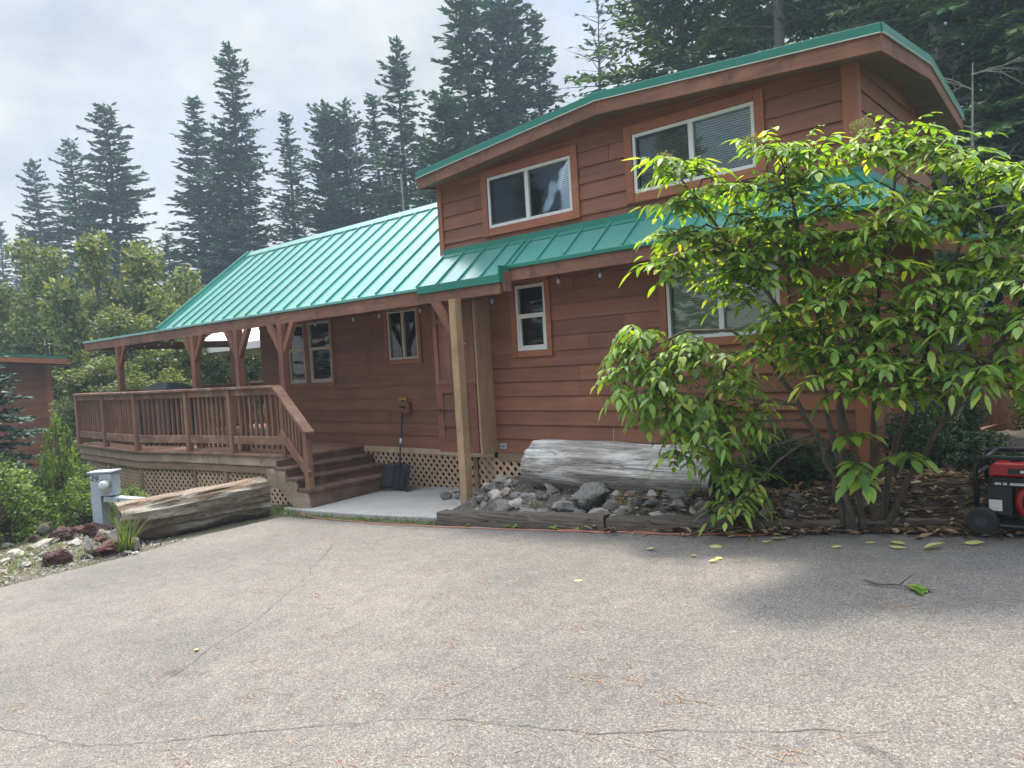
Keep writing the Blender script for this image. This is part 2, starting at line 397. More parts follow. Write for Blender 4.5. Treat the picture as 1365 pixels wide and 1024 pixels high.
ax_ = [-8.12+.12*i for i in range(85)]+[2.0, 2.5, 4, 8, 16, 30]
ts = [-25., -8., -3., 0.]+[.25*i for i in range(1, 17)]
for x in ax_:
    e = edge(x)
    for t in ts+[4.0+(e-4.0)*k/4 for k in range(1, 5)]:
        xx = x
        if x < -8.1: xx = x+.10*noise.noise(V((t*.9, 7.7, 0)))+.04*noise.noise(V((t*4, 2.7, 0)))-.12*max(0, (t-2.2))*.25
        ab.v.append(V((xx, t, G(xx, t)+.006)))
n = len(ts)+4
for i in range(len(ax_)-1):
    for j in range(n-1): ab.f.append((i*n+j, (i+1)*n+j, (i+1)*n+j+1, i*n+j+1))
struct('driveway', ab, M['asphalt'])
def ribbon(pts, wd, seed, lift=.0095, amp=.05, step=.035):
    mb = MB(); prev = None
    for (a, b) in zip(pts, pts[1:]):
        a = V((*a, 0)); b = V((*b, 0)); k = max(2, int((b-a).length/step))
        d = (b-a).normalized(); s = V((-d.y, d.x, 0))
        for i in range(k):
            p = a+(b-a)*i/k
            p = p+s*(amp*noise.noise(V((p.x*2.1, p.y*2.1, seed)))+amp*.5*noise.noise(V((p.x*9, p.y*9, seed+3))))
            ww = wd*(.25+1.1*abs(noise.noise(V((p.x*6, p.y*6, seed+9)))))
            q = [V((p.x+s.x*ww, p.y+s.y*ww, 0)), V((p.x-s.x*ww, p.y-s.y*ww, 0))]
            for r in q: r.z = G(r.x, r.y)+lift
            if prev: mb.quad(prev[0], q[0], q[1], prev[1])
            prev = q
    return mb
for i, (pts, wd) in enumerate([([(-5.9, 4.1), (-4.95, 3.12), (-4.35, 2.25), (-4.1, 1.85), (-3.97, 1.62)], .007),
                               ([(-4.6, .9), (-3.6, 1.12), (-3.0, 1.55), (-2.45, 1.98), (-2.0, 2.15), (-1.38, 2.38), (-.7, 2.75)], .007),
                               ([(-2.45, 1.98), (-2.35, 2.4), (-2.3, 2.75)], .004)]):
    struct('driveway_crack', ribbon(pts, wd*.45, i*5.), M['crack'])
sl = MB(); sp = [(-8.12, 5.2), (-7.2, 5.16), (-6.4, 5.15), (-5.5, 5.17), (-5.6, 5.6), (-6.0, 6.15), (-6.3, 6.73), (-8.6, 6.73), (-8.6, 5.25)]
sl.prism([V((x, y, G(x, y)+.035)) for x, y in sp], (0, 0, -.12))
o = struct('concrete_path', sl, M['concrete'])
bv = o.modifiers.new('edge', 'BEVEL'); bv.width = .012; bv.segments = 2
def bedz(x, y):
    e = edge(x); t = min(max((y-e-.06)/.3, 0), 1)
    if x < -5.35: t *= max(0, 1-(-5.35-x)/.5)
    return G(x, y)-.03+t*(.15+.16*min(max((y-5.3)/.7, 0), 1)+.05*noise.noise(V((x*3, y*3, 2)))+.025*noise.noise(V((x*9, y*9, 5))))
struct('planting_bed', sheet([-6.3+.08*i for i in range(104)], [5.1+.08*i for i in range(44)], bedz), M['bed'], True)

# ------------------------------------------------------------------ the cabin
F = 6.2
FP = 6.75        # the porch wall stands back behind the front wall
cabin = empty('cabin', (-4, F, 0)); tag(cabin, 'reddish brown lap sided wood cabin with green standing seam metal roof and raised loft', 'cabin')
def lap(O, u, n, u0, u1, z0, z1, rev, holes=(), seed=0, joints=True):
    mb = MB(); O = V(O); u = V(u); n = V(n); r = random.Random(seed); z = z0
    up = V((0, 0, 1))
    while z < z1-1e-4:
        zt = z+rev
        cuts = sorted({z, min(zt, z1)} | {h for a in holes for h in (a[2], a[3]) if z < h < min(zt, z1)})
        js = []
        x = u0+r.uniform(.5, 3.4)
        while x < u1-.3 and joints: js.append(x); x += r.uniform(2.2, 3.6)
        for za, zb in zip(cuts, cuts[1:]):
            iv = [(u0, u1)]
            for (a, b, ha, hb) in holes:
                if ha <= za+1e-5 and hb >= zb-1e-5:
                    iv = [q for (p0, p1) in iv for q in ((p0, min(p1, a)), (max(p0, b), p1)) if q[1]-q[0] > 1e-4]
            for j in js: iv = [q for (p0, p1) in iv for q in (((p0, j-.0015), (j+.0015, p1)) if p0 < j < p1 else ((p0, p1),))]
            oa = .017*(1-(za-z)/rev); ob = .017*(1-(zb-z)/rev)
            for (p0, p1) in iv:
                A = O+u*p0+up*za+n*oa; B = O+u*p1+up*za+n*oa; D = O+u*p1+up*zb+n*ob; E_ = O+u*p0+up*zb+n*ob
                k = len(mb.v)
                mb.v += [A, B, D, E_]; mb.f.append((k, k+1, k+2, k+3))
                if abs(za-z) < 1e-5:
                    mb.v += [O+u*p0+up*za-n*.004, O+u*p1+up*za-n*.004]; mb.f.append((k+4, k+5, k+1, k))
        z = zt
    return mb
def bisected(mb, planes):
    me = mb.mesh('tmp'); bm = bmesh.new(); bm.from_mesh(me)
    for co_, no in planes:
        bmesh.ops.bisect_plane(bm, geom=bm.verts[:]+bm.edges[:]+bm.faces[:], plane_co=co_, plane_no=no, clear_outer=True)
    out = MB(); bm.verts.index_update()
    out.v = [v.co.copy() for v in bm.verts]; out.f = [tuple(v.index for v in f.verts) for f in bm.faces]
    bm.free(); bpy.data.meshes.remove(me); return out

# windows: outer trim rectangle, frame, panes, blinds
def window(x0, x1, z0, z1, tw, kind, mull=None, meet=None, vin='vinyl', blind=True, scr=None, toptrim=True, label=None, F=F):
    wn = empty('window', (0, 0, 0)); wn.parent = cabin; wn.location = V(((x0+x1)/2, F, z0))-cabin.location
    if label: wn['label'] = label
    yo, yi = F-.036, F-.013
    a, b, c, d = x0+tw, x1-tw, z0+tw, z1-(tw if toptrim else .0)
    t = MB()
    t.box(x0, a-.001, yo, yi, z0, z1); t.box(b+.001, x1, yo, yi, z0, z1)
    t.box(a, b, yo+.003, yi, z0, c)
    if toptrim: t.box(a, b, yo+.003, yi, d, z1)
    part('trim', t, M['trim'], wn, bevel=.004)
    fr = MB(); fw = .034; y0, y1 = F-.022, F+.035
    fr.box(a+.002, a+fw, y0, y1, c+.002, d-.002); fr.box(b-fw, b-.002, y0, y1, c+.002, d-.002)
    fr.box(a+fw, b-fw, y0+.002, y1, c+.002, c+fw); fr.box(a+fw, b-fw, y0+.002, y1, d-fw, d-.002)
    if mull: fr.box(mull-.024, mull+.024, y0+.003, y1, c+fw, d-fw)
    if meet: fr.box(a+fw, b-fw, y0+.003, y1, meet-.024, meet+.024)
    if kind == 'double':             # lower sash carries its own narrow frame
        s2 = .024
        fr.box(a+fw, a+fw+s2, y0+.008, y1-.01, c+fw, meet-.024); fr.box(b-fw-s2, b-fw, y0+.008, y1-.01, c+fw, meet-.024); fr.box(a+fw+s2, b-fw-s2, y0+.01, y1-.01, c+fw, c+fw+s2)
    part('frame', fr, M[vin], wn, bevel=.003)
    yg = F+.004
    spans = [(a+fw, mull-.024, c+fw, d-fw), (mull+.024, b-fw, c+fw, d-fw)] if mull else [(a+fw, b-fw, c+fw, meet-.024), (a+fw, b-fw, meet+.024, d-fw)]
    for i, (p, q, r_, s_) in enumerate(spans):
        g = MB(); g.box(p-.004, q+.004, yg+.004*i, yg+.004*i+.003, r_-.004, s_+.004); part('pane', g, M['glass'], wn)
        if scr == i:
            g = MB(); g.quad(V((p-.002, yg-.011, r_-.002)), V((q+.002, yg-.011, r_-.002)), V((q+.002, yg-.011, s_+.002)), V((p-.002, yg-.011, s_+.002))); part('screen', g, M['screen'], wn)
            g = MB()
            for (aa, bb, cc, dd) in ((p, p+.018, r_, s_), (q-.018, q, r_, s_), (p+.018, q-.018, r_, r_+.018), (p+.018, q-.018, s_-.018, s_)): g.box(aa, bb, yg-.016, yg-.006, cc, dd)
            part('screen_frame', g, M['darksteel'], wn)
    if blind:
        bl = MB(); z = c+fw+.004; k = 0
        while z < d-fw:
            bl.quad(V((a+fw+.004, F+.040, z)), V((b-fw-.004, F+.040, z)), V((b-fw-.004, F+.056, z+.019)), V((a+fw+.004, F+.056, z+.019))); z += .021; k += 1
        part('blind', bl, M['blind'], wn)
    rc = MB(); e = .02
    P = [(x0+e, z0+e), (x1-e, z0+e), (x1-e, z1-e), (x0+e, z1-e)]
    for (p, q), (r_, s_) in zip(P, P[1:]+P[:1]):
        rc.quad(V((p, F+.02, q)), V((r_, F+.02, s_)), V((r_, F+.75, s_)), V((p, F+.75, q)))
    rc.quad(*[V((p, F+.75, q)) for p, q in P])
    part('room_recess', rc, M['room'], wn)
    return wn
WIN = [(-5.63, -4.31, 2.98, 3.71), (-3.76, -2.40, 3.01, 3.735), (-5.30, -4.755, 1.62, 2.46), (-3.47, -2.27, 1.62, 2.46), (-8.12, -7.38, 1.63, 2.43), (-10.62, -10.035, 1.37, 2.41), (-10.025, -9.34, 1.37, 2.41)]
window(*WIN[0], .085, 'slide', mull=-4.985, scr=0, label='left loft window with white slider frame')
window(*WIN[1], .085, 'slide', mull=-3.075, scr=0, label='right loft window with blinds, partly behind the shrub')
window(*WIN[2], .065, 'double', meet=2.06, blind=False, label='narrow white window beside the porch post')
window(*WIN[3], .07, 'slide', mull=-2.87, label='large lower window behind the shrub')
window(*WIN[4], .06, 'slide', mull=-7.745, vin='vinyltan', blind=False, F=FP, label='small tan slider window under the porch roof')
window(*WIN[5], .05, 'double', meet=1.95, vin='vinyltan', blind=False, F=FP)
wd_ = window(*WIN[6], .05, 'double', meet=1.95, vin='vinyltan', blind=False, F=FP)
sg = MB(); pts = [V((-9.87+.27*t, FP-.012, 2.06+.035*sin(t*34)*(1-.6*t)+.02*t)) for t in [i/40 for i in range(41)]]
sg.tube(pts, .006, 5); part('cream_squiggle', sg, plain('squiggle_cream', (.75, .62, .42), .5), wd_)  # wavy cream tube in front of the glass

hole = lambda a: (a[0]+.02, a[1]-.02, a[2]+.02, a[3]-.02)
lowh = [hole(WIN[i]) for i in (2, 3)]; porh = [hole(WIN[i]) for i in (4, 5, 6)]; uph = [hole(WIN[i]) for i in (0, 1)]
part('lower_wall', lap((0, F, 0), (1, 0, 0), (0, -1, 0), -6.32, -1.7, .57, 2.84, .157, lowh, 3), M['siding'], cabin)
part('porch_wall', lap((0, FP, 0), (1, 0, 0), (0, -1, 0), -11.40, -6.0, .48, 3.1, .170, porh, 4), M['siding'], cabin)
SL = .25/2.5
up = lap((0, F, 0), (1, 0, 0), (0, -1, 0), -6.33, -1.7, 2.84, 4.0, .157, uph, 5)
part('loft_wall', bisected(up, [((-3.91, F, 3.93), (-SL, 0, 1)), ((-3.91, F, 3.93), (SL, 0, 1))]), M['siding'], cabin)
mb = lap((-1.7, 0, 0), (0, 1, 0), (1, 0, 0), F, 8.75, .57, 4.0, .157, (), 8, False)
part('end_wall', bisected(mb, [((-1.7, 7.5, 3.93), (0, -.145, 1)), ((-1.7, 7.5, 3.93), (0, .145, 1))]), M['siding_side'], cabin)
mb = lap((-6.33, 0, 0), (0, -1, 0), (-1, 0, 0), -8.75, -F, 2.84, 3.74, .157, (), 9, False)
mb2 = lap((-11.40, 0, 0), (0, -1, 0), (-1, 0, 0), -8.75, -FP, .48, 2.75, .157, (), 10, False)
part('end_wall', mb, M['siding_side'], cabin); part('end_wall', mb2, M['siding_side'], cabin)
mb = lap((0, 8.75, 0), (-1, 0, 0), (0, 1, 0), 1.7, 11.40, .57, 2.80, .157, (), 11); part('back_wall', mb, M['siding'], cabin)
mb = lap((0, 8.75, 0), (-1, 0, 0), (0, 1, 0), 1.7, 6.33, 2.84, 3.75, .157, (), 12); part('back_wall', mb, M['siding'], cabin)
t = MB(); t.box(-1.785, -1.7+.026, F-.032, F+.0, 2.9, 3.79); t.box(-1.699, -1.7+.028, F+.001, F+.085, 2.9, 3.82)
part('corner_trim', t, M['trimv'], cabin, bevel=.004)
t = MB(); t.box(-6.345, -6.275, F-.028, F, 2.84, 3.72); part('corner_trim', t, M['trimv'], cabin, bevel=.004)
t = MB(); t.box(-1.785, -1.7+.026, F-.028, F+.0, .57, 2.75); t.box(-1.699, -1.7+.028, F+.001, F+.085, .57, 2.75); part('corner_trim', t, M['trimv'], cabin, bevel=.004)
t = MB(); t.box(-2.642, -2.618, F-.024, F, .58, 1.5); part('corner_trim', t, M['trimv'], cabin)
# sill boards and lattice skirt
t = MB(); t.box(-9.3, -6.02, FP-.02, FP+.03, .40, .476); part('sill_board', t, M['lattice'], cabin)
t = MB(); t.box(-5.62, -1.7, F-.018, F+.03, .47, .566); t.box(-6.32, -5.63, F-.018, F+.03, .49, .566) if False else None; part('sill_board', t, M['rimlow'], cabin)
def lattice(P, Q, zlo, zhi, sp=.078, wd=.034):     # crossing slats between two ground points P, Q
    mb = MB(); P = V((*P, 0)); Q = V((*Q, 0)); L = (Q-P).length; d = (Q-P)/L; nrm = V((d.y, -d.x, 0))
    def clip(c, s, lay):
        pts = []
        for x in (0, L):
            z = (x-c)*s
            if zlo(x)-1e-9 <= z+zlo(0)-0 and z+zlo(0) <= zhi: pts.append((x, z+zlo(0)))
        for zz in (0, 1):
            # intersect with bottom (sloping) or top line
            if zz: x = c+(zhi-zlo(0))/s
            else:
                k = (zlo(L)-zlo(0))/L
                x = -c*s/(k-s) if abs(k-s) > 1e-6 else -1
            if 0 <= x <= L: pts.append((x, (x-c)*s+zlo(0)))
        pts = sorted(set((round(a, 4), round(b, 4)) for a, b in pts))
        if len(pts) >= 2 and pts[-1][0]-pts[0][0] > .02:
            a, b = pts[0], pts[-1]; o_ = nrm*(.004 if lay else -.004)
            mb.beam(P+d*a[0]+V((0, 0, a[1]))+o_, P+d*b[0]+V((0, 0, b[1]))+o_, .0075, wd, up=(0, 0, 1))
    H = zhi-min(zlo(0), zlo(L))+.6
    c = -H
    while c < L+H: clip(c, 1, 0); clip(c, -1, 1); c += sp*1.414
    return mb
lz = lambda P, Q, off=0: (lambda x, P=P, Q=Q: (lambda t: G(P[0]+(Q[0]-P[0])*t, P[1]+(Q[1]-P[1])*t)+off)(x/max(1e-6, ((Q[0]-P[0])**2+(Q[1]-P[1])**2)**.5)))
for a, b, y in ((-9.2, -6.0, FP-.005), (-5.95, -4.2, F-.005)):
    part('lattice_skirt', lattice((a, y), (b, y), lz((a, y), (b, y), .0), .40 if y > 6.5 else .49), M['lattice'], cabin)
t = MB(); t.box(-6.01, -5.94, F-.03, F+.02, G(-6, 6.2)-.03, .49); part('skirt_post', t, M['rimlow'], cabin)
t = MB(); t.box(-10.4, -5.98, FP+.30, FP+.34, -.6, .47); t.box(-5.97, -1.75, F+.30, F+.34, -.6, .56); part('shade_backing', t, M['dark'], cabin)  # dark sheets added behind the lattice to paint the shade there
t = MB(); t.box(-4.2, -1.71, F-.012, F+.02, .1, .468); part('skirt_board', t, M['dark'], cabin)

# porch closet
M['closetpanel'] = wood('dark_closet_panel', (.105, .042, .024), (.155, .064, .037), 0, .65, 18, .2)
cl_ = empty('closet'); cl_.parent = cabin; cl_.location = V((-6, F-.13, .58))-cabin.location; cl_['label'] = 'shallow porch storage closet with framed door and bare tan side panel'
t = MB(); t.box(-6.30, -5.66, F-.25, FP-.03, .58, 2.42); part('body', t, M['porch'], cl_)
t = MB(); t.box(-5.658, -5.63, F-.262, F-.006, .565, 2.40); part('side_panel', t, M['newpost'], cl_, bevel=.003)
t = MB(); t.box(-5.656, -5.632, F-.005, F-.045+.06, .6, 2.38)
dr = MB(); yd = F-.272
x0, x1, z0, z1 = -6.30, -5.665, .585, 1.36; tw = .10
for q in ([(x0, z0), (x0, z1), (x0+tw, z1-tw), (x0+tw, z0+tw)], [(x1, z0), (x1-tw, z0+tw), (x1-tw, z1-tw), (x1, z1)], [(x0, z1), (x1, z1), (x1-tw, z1-tw), (x0+tw, z1-tw)], [(x0, z0), (x0+tw, z0+tw), (x1-tw, z0+tw), (x1, z0)]):
    dr.prism([V((a+.0015*(1 if a < -6 else -1), yd, b)) for a, b in q], (0, .021, 0))
dp = part('door', dr, wood('closet_door_wood', (.15, .052, .028), (.22, .078, .043), 0, .6, 18, .2), cl_, bevel=.003)
part('door_panel', lap((0, F-.252, 0), (1, 0, 0), (0, -1, 0), -6.2, -5.765, .685, 1.26, .1917, (), 21, False), M['closetpanel'], dp)
t = MB(); t.box(-6.275, -6.225, yd-.03, yd-.001, 1.055, 1.08); t.tube([(-6.25, yd-.028, 1.067), (-6.19, yd-.034, 1.065)], .009, 6); part('latch', t, M['black'], dp)
t = MB(); t.box(-6.30, -6.235, F-.272, F-.251, 1.365, 2.40); t.box(-5.72, -5.662, F-.272, F-.251, 1.365, 2.40); t.box(-6.234, -5.721, F-.270, F-.251, 1.365, 1.42); t.box(-6.234, -5.721, F-.270, F-.251, 2.06, 2.10); part('upper_frame', t, M['porch'], cl_)
t = MB(); t.box(-5.82, -5.76, F-.285, F-.272, 1.80, 1.815); t.tube([(-5.79, F-.273, 1.808), (-5.79, F-.305, 1.808)], .008, 6); part('hook', t, M['chrome'], cl_)
t = MB(); t.box(-7.85, -7.66, FP-.075, FP-.012, .95, 1.11); ob = part('outlet_box', t, M['porch'], cabin, bevel=.004)
for dx in (-7.79, -7.73):
    t = MB(); t.tube([(dx, FP-.076, 1.04), (dx, FP-.10, 1.04)], .017, 10); part('plug', t, M['black'], ob)
t = MB(); t.box(-5.585, -5.49, F-.022, F-.002, .605, .668); oc = part('outlet_cover', t, M['steel'], cabin, bevel=.004)
t = MB(); t.box(-5.56, -5.545, F-.0245, F-.0225, .625, .648); t.box(-5.53, -5.515, F-.0245, F-.0225, .625, .648); part('slot', t, M['ink'], oc)

# roofs ------------------------------------------------------------------
RIDGE_Y, RIDGE_Z, SLP = 7.45, 3.87, .8
def slope_roof(x0, x1, y0, z0, y1, z1, ribx, th=.025, rib=.022, ribw=.016, gap0=.02):
    mb = MB(); mb.prism([V((x0, y0, z0)), V((x1, y0, z0)), V((x1, y1, z1)), V((x0, y1, z1))], (0, 0, -th))
    d = V((0, y1-y0, z1-z0)).normalized(); nrm = V((0, -d.z, d.y))
    for x in ribx:
        p = V((x, y0, z0))+d*gap0+nrm*rib/2; q = V((x, y1, z1))-d*.02+nrm*rib/2
        mb.obox((p+q)/2, (ribw/2, 0, 0), (q-p)/2, nrm*rib/2)
    return mb
rx = [-6.33+.02-.33*i for i in range(0, 20)]
part('main_roof', slope_roof(-12.72, -6.345, 5.66, 2.455, RIDGE_Y, RIDGE_Z, [x for x in rx if -12.6 < x < -6.36]), M['roof'], cabin)
mb = MB(); mb.prism([V((-12.72, 8.95, 2.79)), V((-6.345, 8.95, 2.79)), V((-6.345, RIDGE_Y, RIDGE_Z)), V((-12.72, RIDGE_Y, RIDGE_Z))], (0, 0, -.025)); part('main_roof', mb, M['roof'], cabin)
t = MB(); t.prism([V((-12.74, y, z)) for y, z in ((RIDGE_Y-.12, RIDGE_Z-.07), (RIDGE_Y, RIDGE_Z+.026), (RIDGE_Y+.12, RIDGE_Z-.07), (RIDGE_Y+.12, RIDGE_Z-.085), (RIDGE_Y, RIDGE_Z+.008), (RIDGE_Y-.12, RIDGE_Z-.085))], (6.39, 0, 0)); part('ridge_cap', t, M['roof'], cabin)
t = MB(); d = V((0, RIDGE_Y-5.66, RIDGE_Z-2.455)); t.beam(V((-12.735, 5.65, 2.455)), V((-12.735, RIDGE_Y, RIDGE_Z+.008)), .03, .10); part('rake_trim', t, M['roof'], cabin)
# gable end board
t = MB(); t.prism([V((-11.44, 6.3, 2.8)), V((-11.44, 8.75, 2.8)), V((-11.44, 7.45, 3.70))], (.02, 0, 0)); part('gable_board', t, M['siding_side'], cabin)
# nearly flat porch roof beyond the rake
mb = MB(); mb.prism([V((-16.12, 5.655, 2.452)), V((-12.75, 5.655, 2.452)), V((-12.75, 8.95, 2.80)), V((-16.12, 8.95, 2.80))], (0, 0, -.03))
for i in range(10): mb.beam(V((-16.0+.33*i, 5.68, 2.463)), V((-16.0+.33*i, 8.93, 2.81)), .016, .022)
part('porch_roof', mb, M['roof'], cabin)
# pent roof in front of the loft
prx = [-4.60-.33*i for i in range(0, 6)]+[-4.60+.33*i for i in range(1, 10)]
mb = MB()
PY, PZ = 5.80, 2.565
a = slope_roof(-6.345, -4.99, 5.66, 2.455, F-.014, 2.88, [x for x in prx if x < -5.0] + [-5.01])
part('pent_roof', a, M['roof'], cabin)
mb = MB(); xr = -1.40
mb.prism([V((-4.988, PY, PZ)), V((xr, PY, PZ)), V((-1.7+.0, F-.014, 2.88)), V((-4.988, F-.014, 2.88))], (0, 0, -.022))
d = V((0, F-PY, 2.88-PZ)).normalized(); nr = V((0, -d.z, d.y))
for x in [x for x in prx if x > -4.97 and x < -1.75]:
    p = V((x, PY+.012, PZ+.008))+nr*.011; q = V((x, F-.03, 2.88-.012))+nr*.011; mb.obox((p+q)/2, (.008, 0, 0), (q-p)/2, nr*.011)
part('pent_roof', mb, M['roof'], cabin)
mb = MB(); mb.prism([V((xr, PY, PZ)), V((xr, 8.6, PZ)), V((-1.672, 8.6, 2.88)), V((-1.672, F-.014, 2.88))], (0, 0, -.022))
for y in (6.5, 6.83, 7.16, 7.49, 7.82): mb.beam(V((xr, y, PZ+.011)), V((-1.68, y, 2.87)), .016, .022)
part('pent_roof', mb, M['roof'], cabin)
t = MB(); t.beam(V((xr, PY, PZ+.012)), V((-1.69, F-.01, 2.89)), .07, .02); part('hip_cap', t, M['rooftrim'], cabin)
t = MB(); t.box(-6.28, -1.672, F-.05, F-.016, 2.862, 2.925); t.prism([V((-6.28, F-.05, 2.866)), V((-6.28, F-.09, 2.832)), V((-6.28, F-.09, 2.822)), V((-6.28, F-.05, 2.856))], (4.6, 0, 0)); part('wall_flashing', t, M['rooftrim'], cabin)
t = MB(); t.box(-1.672, -1.64, F-.0, 8.6, 2.862, 2.925); part('wall_flashing', t, M['rooftrim'], cabin)
t = MB()
for x in [-6.3+.11*i for i in range(45)]:
    if x < -5.0: p = V((x, 5.685, 2.475))
    elif x < -1.45: p = V((x, PY+.025, PZ+.021))
    t.tube([p, p+V((0, -.004, .006))], .0055, 6)
part('roof_screws', t, M['chrome'], cabin)
# fascias and drip edges
t = MB(); t.box(-16.10, -6.21, 5.665, 5.70, 2.275, 2.424); part('fascia_board', t, M['fascia'], cabin, bevel=.004)
t = MB(); t.box(-6.205, -4.99, 5.66, 5.695, 2.275, 2.40); part('fascia_board', t, M['fascia'], cabin, bevel=.004)
t = MB(); t.box(-4.988, xr, PY+.008, PY+.045, 2.405, 2.532); part('fascia_board', t, M['fascia'], cabin, bevel=.004)
t = MB(); t.box(xr-.037, xr, PY+.05, 8.6, 2.405, 2.532); part('fascia_board', t, M['fascia_side'], cabin, bevel=.004)
t = MB(); t.box(-4.988, -4.955, 5.70, PY+.007, 2.30, 2.50); part('fascia_board', t, M['fascia_side'], cabin)
t = MB(); t.box(-16.13, -6.21, 5.645, 5.664, 2.426, 2.458); part('drip_edge', t, M['roof'], cabin, bevel=.003)
t = MB(); t.box(-6.208, -4.985, 5.640, 5.659, 2.388, 2.472); t.box(-4.985, -4.968, 5.64, 5.80, 2.388, 2.56); part('drip_edge', t, M['rooftrim'], cabin, bevel=.003)
t = MB(); t.box(-4.967, xr+.015, PY-.012, PY+.007, 2.53, 2.568); part('drip_edge', t, M['rooftrim'], cabin, bevel=.003)
t = MB(); t.box(xr+.001, xr+.018, PY+.008, 8.6, 2.53, 2.568); part('drip_edge', t, M['rooftrim'], cabin, bevel=.003)
t = MB(); t.box(-16.10, -16.065, 5.71, 8.95, 2.275, 2.424); part('fascia_board', t, M['fascia_side'], cabin)
t = MB(); t.box(-16.10, -6.4, 8.93, 8.96, 2.68, 2.765); part('fascia_board', t, M['fascia'], cabin)
t = MB(); t.box(-11.40, -6.31, 5.71, FP-.03, 2.432, 2.445); t.box(-6.30, -5.0, 5.71, F-.26, 2.432, 2.445); t.box(-5.62, -5.0, F-.259, F-.03, 2.432, 2.445); t.box(-4.95, xr-.04, PY+.05, F-.03, 2.50, 2.515); part('soffit', t, M['soffit'], cabin)
t = MB(); t.box(-1.66, xr-.04, F-.02, 8.6, 2.50, 2.515); part('soffit', t, M['soffit'], cabin)
# loft roof: low cross gable, low corners and high middles
DX = [-6.43, -3.91, -1.43]; DY = [5.95, 7.55, 9.0]
def dz(i, j, off): return (3.98 if (i == 1 or j == 1) else (3.765 if i == 0 else 3.80))+off
def capmesh(offs, inset, th):
    mb = MB(); xs = [DX[0]+inset, DX[1], DX[2]-inset]; ys = [DY[0]+inset, DY[1], DY[2]-inset]
    for i in (0, 1):
        for j in (0, 1):
            cx, cy = 1, 1; kx, ky = (0 if i == 0 else 2), (0 if j == 0 else 2)
            c = V((xs[1], ys[1], dz(1, 1, offs))); k = V((xs[kx], ys[ky], dz(kx, ky, offs))); ex = V((xs[kx], ys[1], dz(kx, 1, offs))); ey = V((xs[1], ys[ky], dz(1, ky, offs)))
            for tr in ((c, ey, k), (c, k, ex)): mb.prism(list(tr), (0, 0, -th))
    return mb
part('loft_roof', capmesh(.045, 0, .045), M['roof'], cabin)
part('loft_soffit', capmesh(-.085, .036, .012), M['soffit'], cabin)
def fas(P, Q, h0, h1, outn, m, name, th=.035):
    P = V(P); Q = V(Q); mb = MB(); mb.prism([P+V((0, 0, h0)), Q+V((0, 0, h0)), Q+V((0, 0, h1)), P+V((0, 0, h1))], V(outn)*th); return part(name, mb, M[m], cabin, bevel=.004)
q = lambda i, j: (DX[i], DY[j], dz(i, j, 0))
for (A, B, nn, m) in ((q(0, 0), q(1, 0), (0, 1, 0), 'fascia'), (q(1, 0), q(2, 0), (0, 1, 0), 'fascia'), (V(q(2, 0))+V((0, .0365, 0)), q(2, 1), (-1, 0, 0), 'fascia_side'), (q(2, 1), V(q(2, 2))-V((0, .0365, 0)), (-1, 0, 0), 'fascia_side'), (V(q(0, 0))+V((0, .0365, 0)), q(0, 1), (1, 0, 0), 'fascia_side'), (q(0, 1), V(q(0, 2))-V((0, .0365, 0)), (1, 0, 0), 'fascia_side'), (q(0, 2), q(1, 2), (0, -1, 0), 'fascia'), (q(1, 2), q(2, 2), (0, -1, 0), 'fascia')):
    fas(A, B, -.128, -.004, nn, m, 'fascia_board')
    nn = V(nn); A = V(A); B = V(B); e_ = V((0, .0365, 0)) if m == 'fascia_side' else V((0, 0, 0)); A -= e_*(1 if A.y < 6.5 else 0); B += e_*(1 if B.y > 8.5 else 0)
    fas(V(A)-nn*.014, V(B)-nn*.014, .0, .072, nn, 'rooftrim', 'drip_edge', .013)
    fas(V(A)-nn*.02, V(B)-nn*.02, -.006, .001, nn, 'vinyl', 'drip_hem', .018)
t = MB(); t.beam((-3.91, 5.945, 4.058), (-3.91, 8.99, 4.058), .24, .012); part('ridge_cap', t, M['rooftrim'], cabin)
t = MB(); t.beam((-1.62, 7.55, 4.058), (-1.43, 7.55, 4.058), .24, .012); part('ridge_cap', t, M['rooftrim'], cabin)

# porch posts with knee braces
def porch_post(x, y=5.65, z0=.49, w=.105, m='porch', braces=(-1, 1), zt=2.275):
    pp = MB(); pp.box(x-w/2, x+w/2, y-w/2, y+w/2, z0, zt); o = part('porch_post', pp, M[m], cabin, bevel=.006)
    for s in braces:
        b = MB(); b.beam((x+s*(w/2-.01), y, zt-.36), (x+s*.26, y, zt-.005), .075, .085, up=(0, 1, 0)) if False else b.prism([V((x+s*w/2, y-.035, zt-.42)), V((x+s*w/2, y-.035, zt-.30)), V((x+s*.24, y-.035, zt-.002)), V((x+s*.345, y-.035, zt-.002))], (0, .07, 0))
        part('knee_brace', b, M['porch'], o, bevel=.004)
porch_post(-14.4, braces=(1,)); porch_post(-11.5); porch_post(-10.15); porch_post(-8.98)
porch_post(-16.0, y=8.8, w=.15, braces=(), zt=2.74); porch_post(-11.9, y=8.85, w=.11, zt=2.74, braces=())
porch_post(-5.60, y=5.62, z0=.03, w=.098, m='newpost', braces=(-1,))

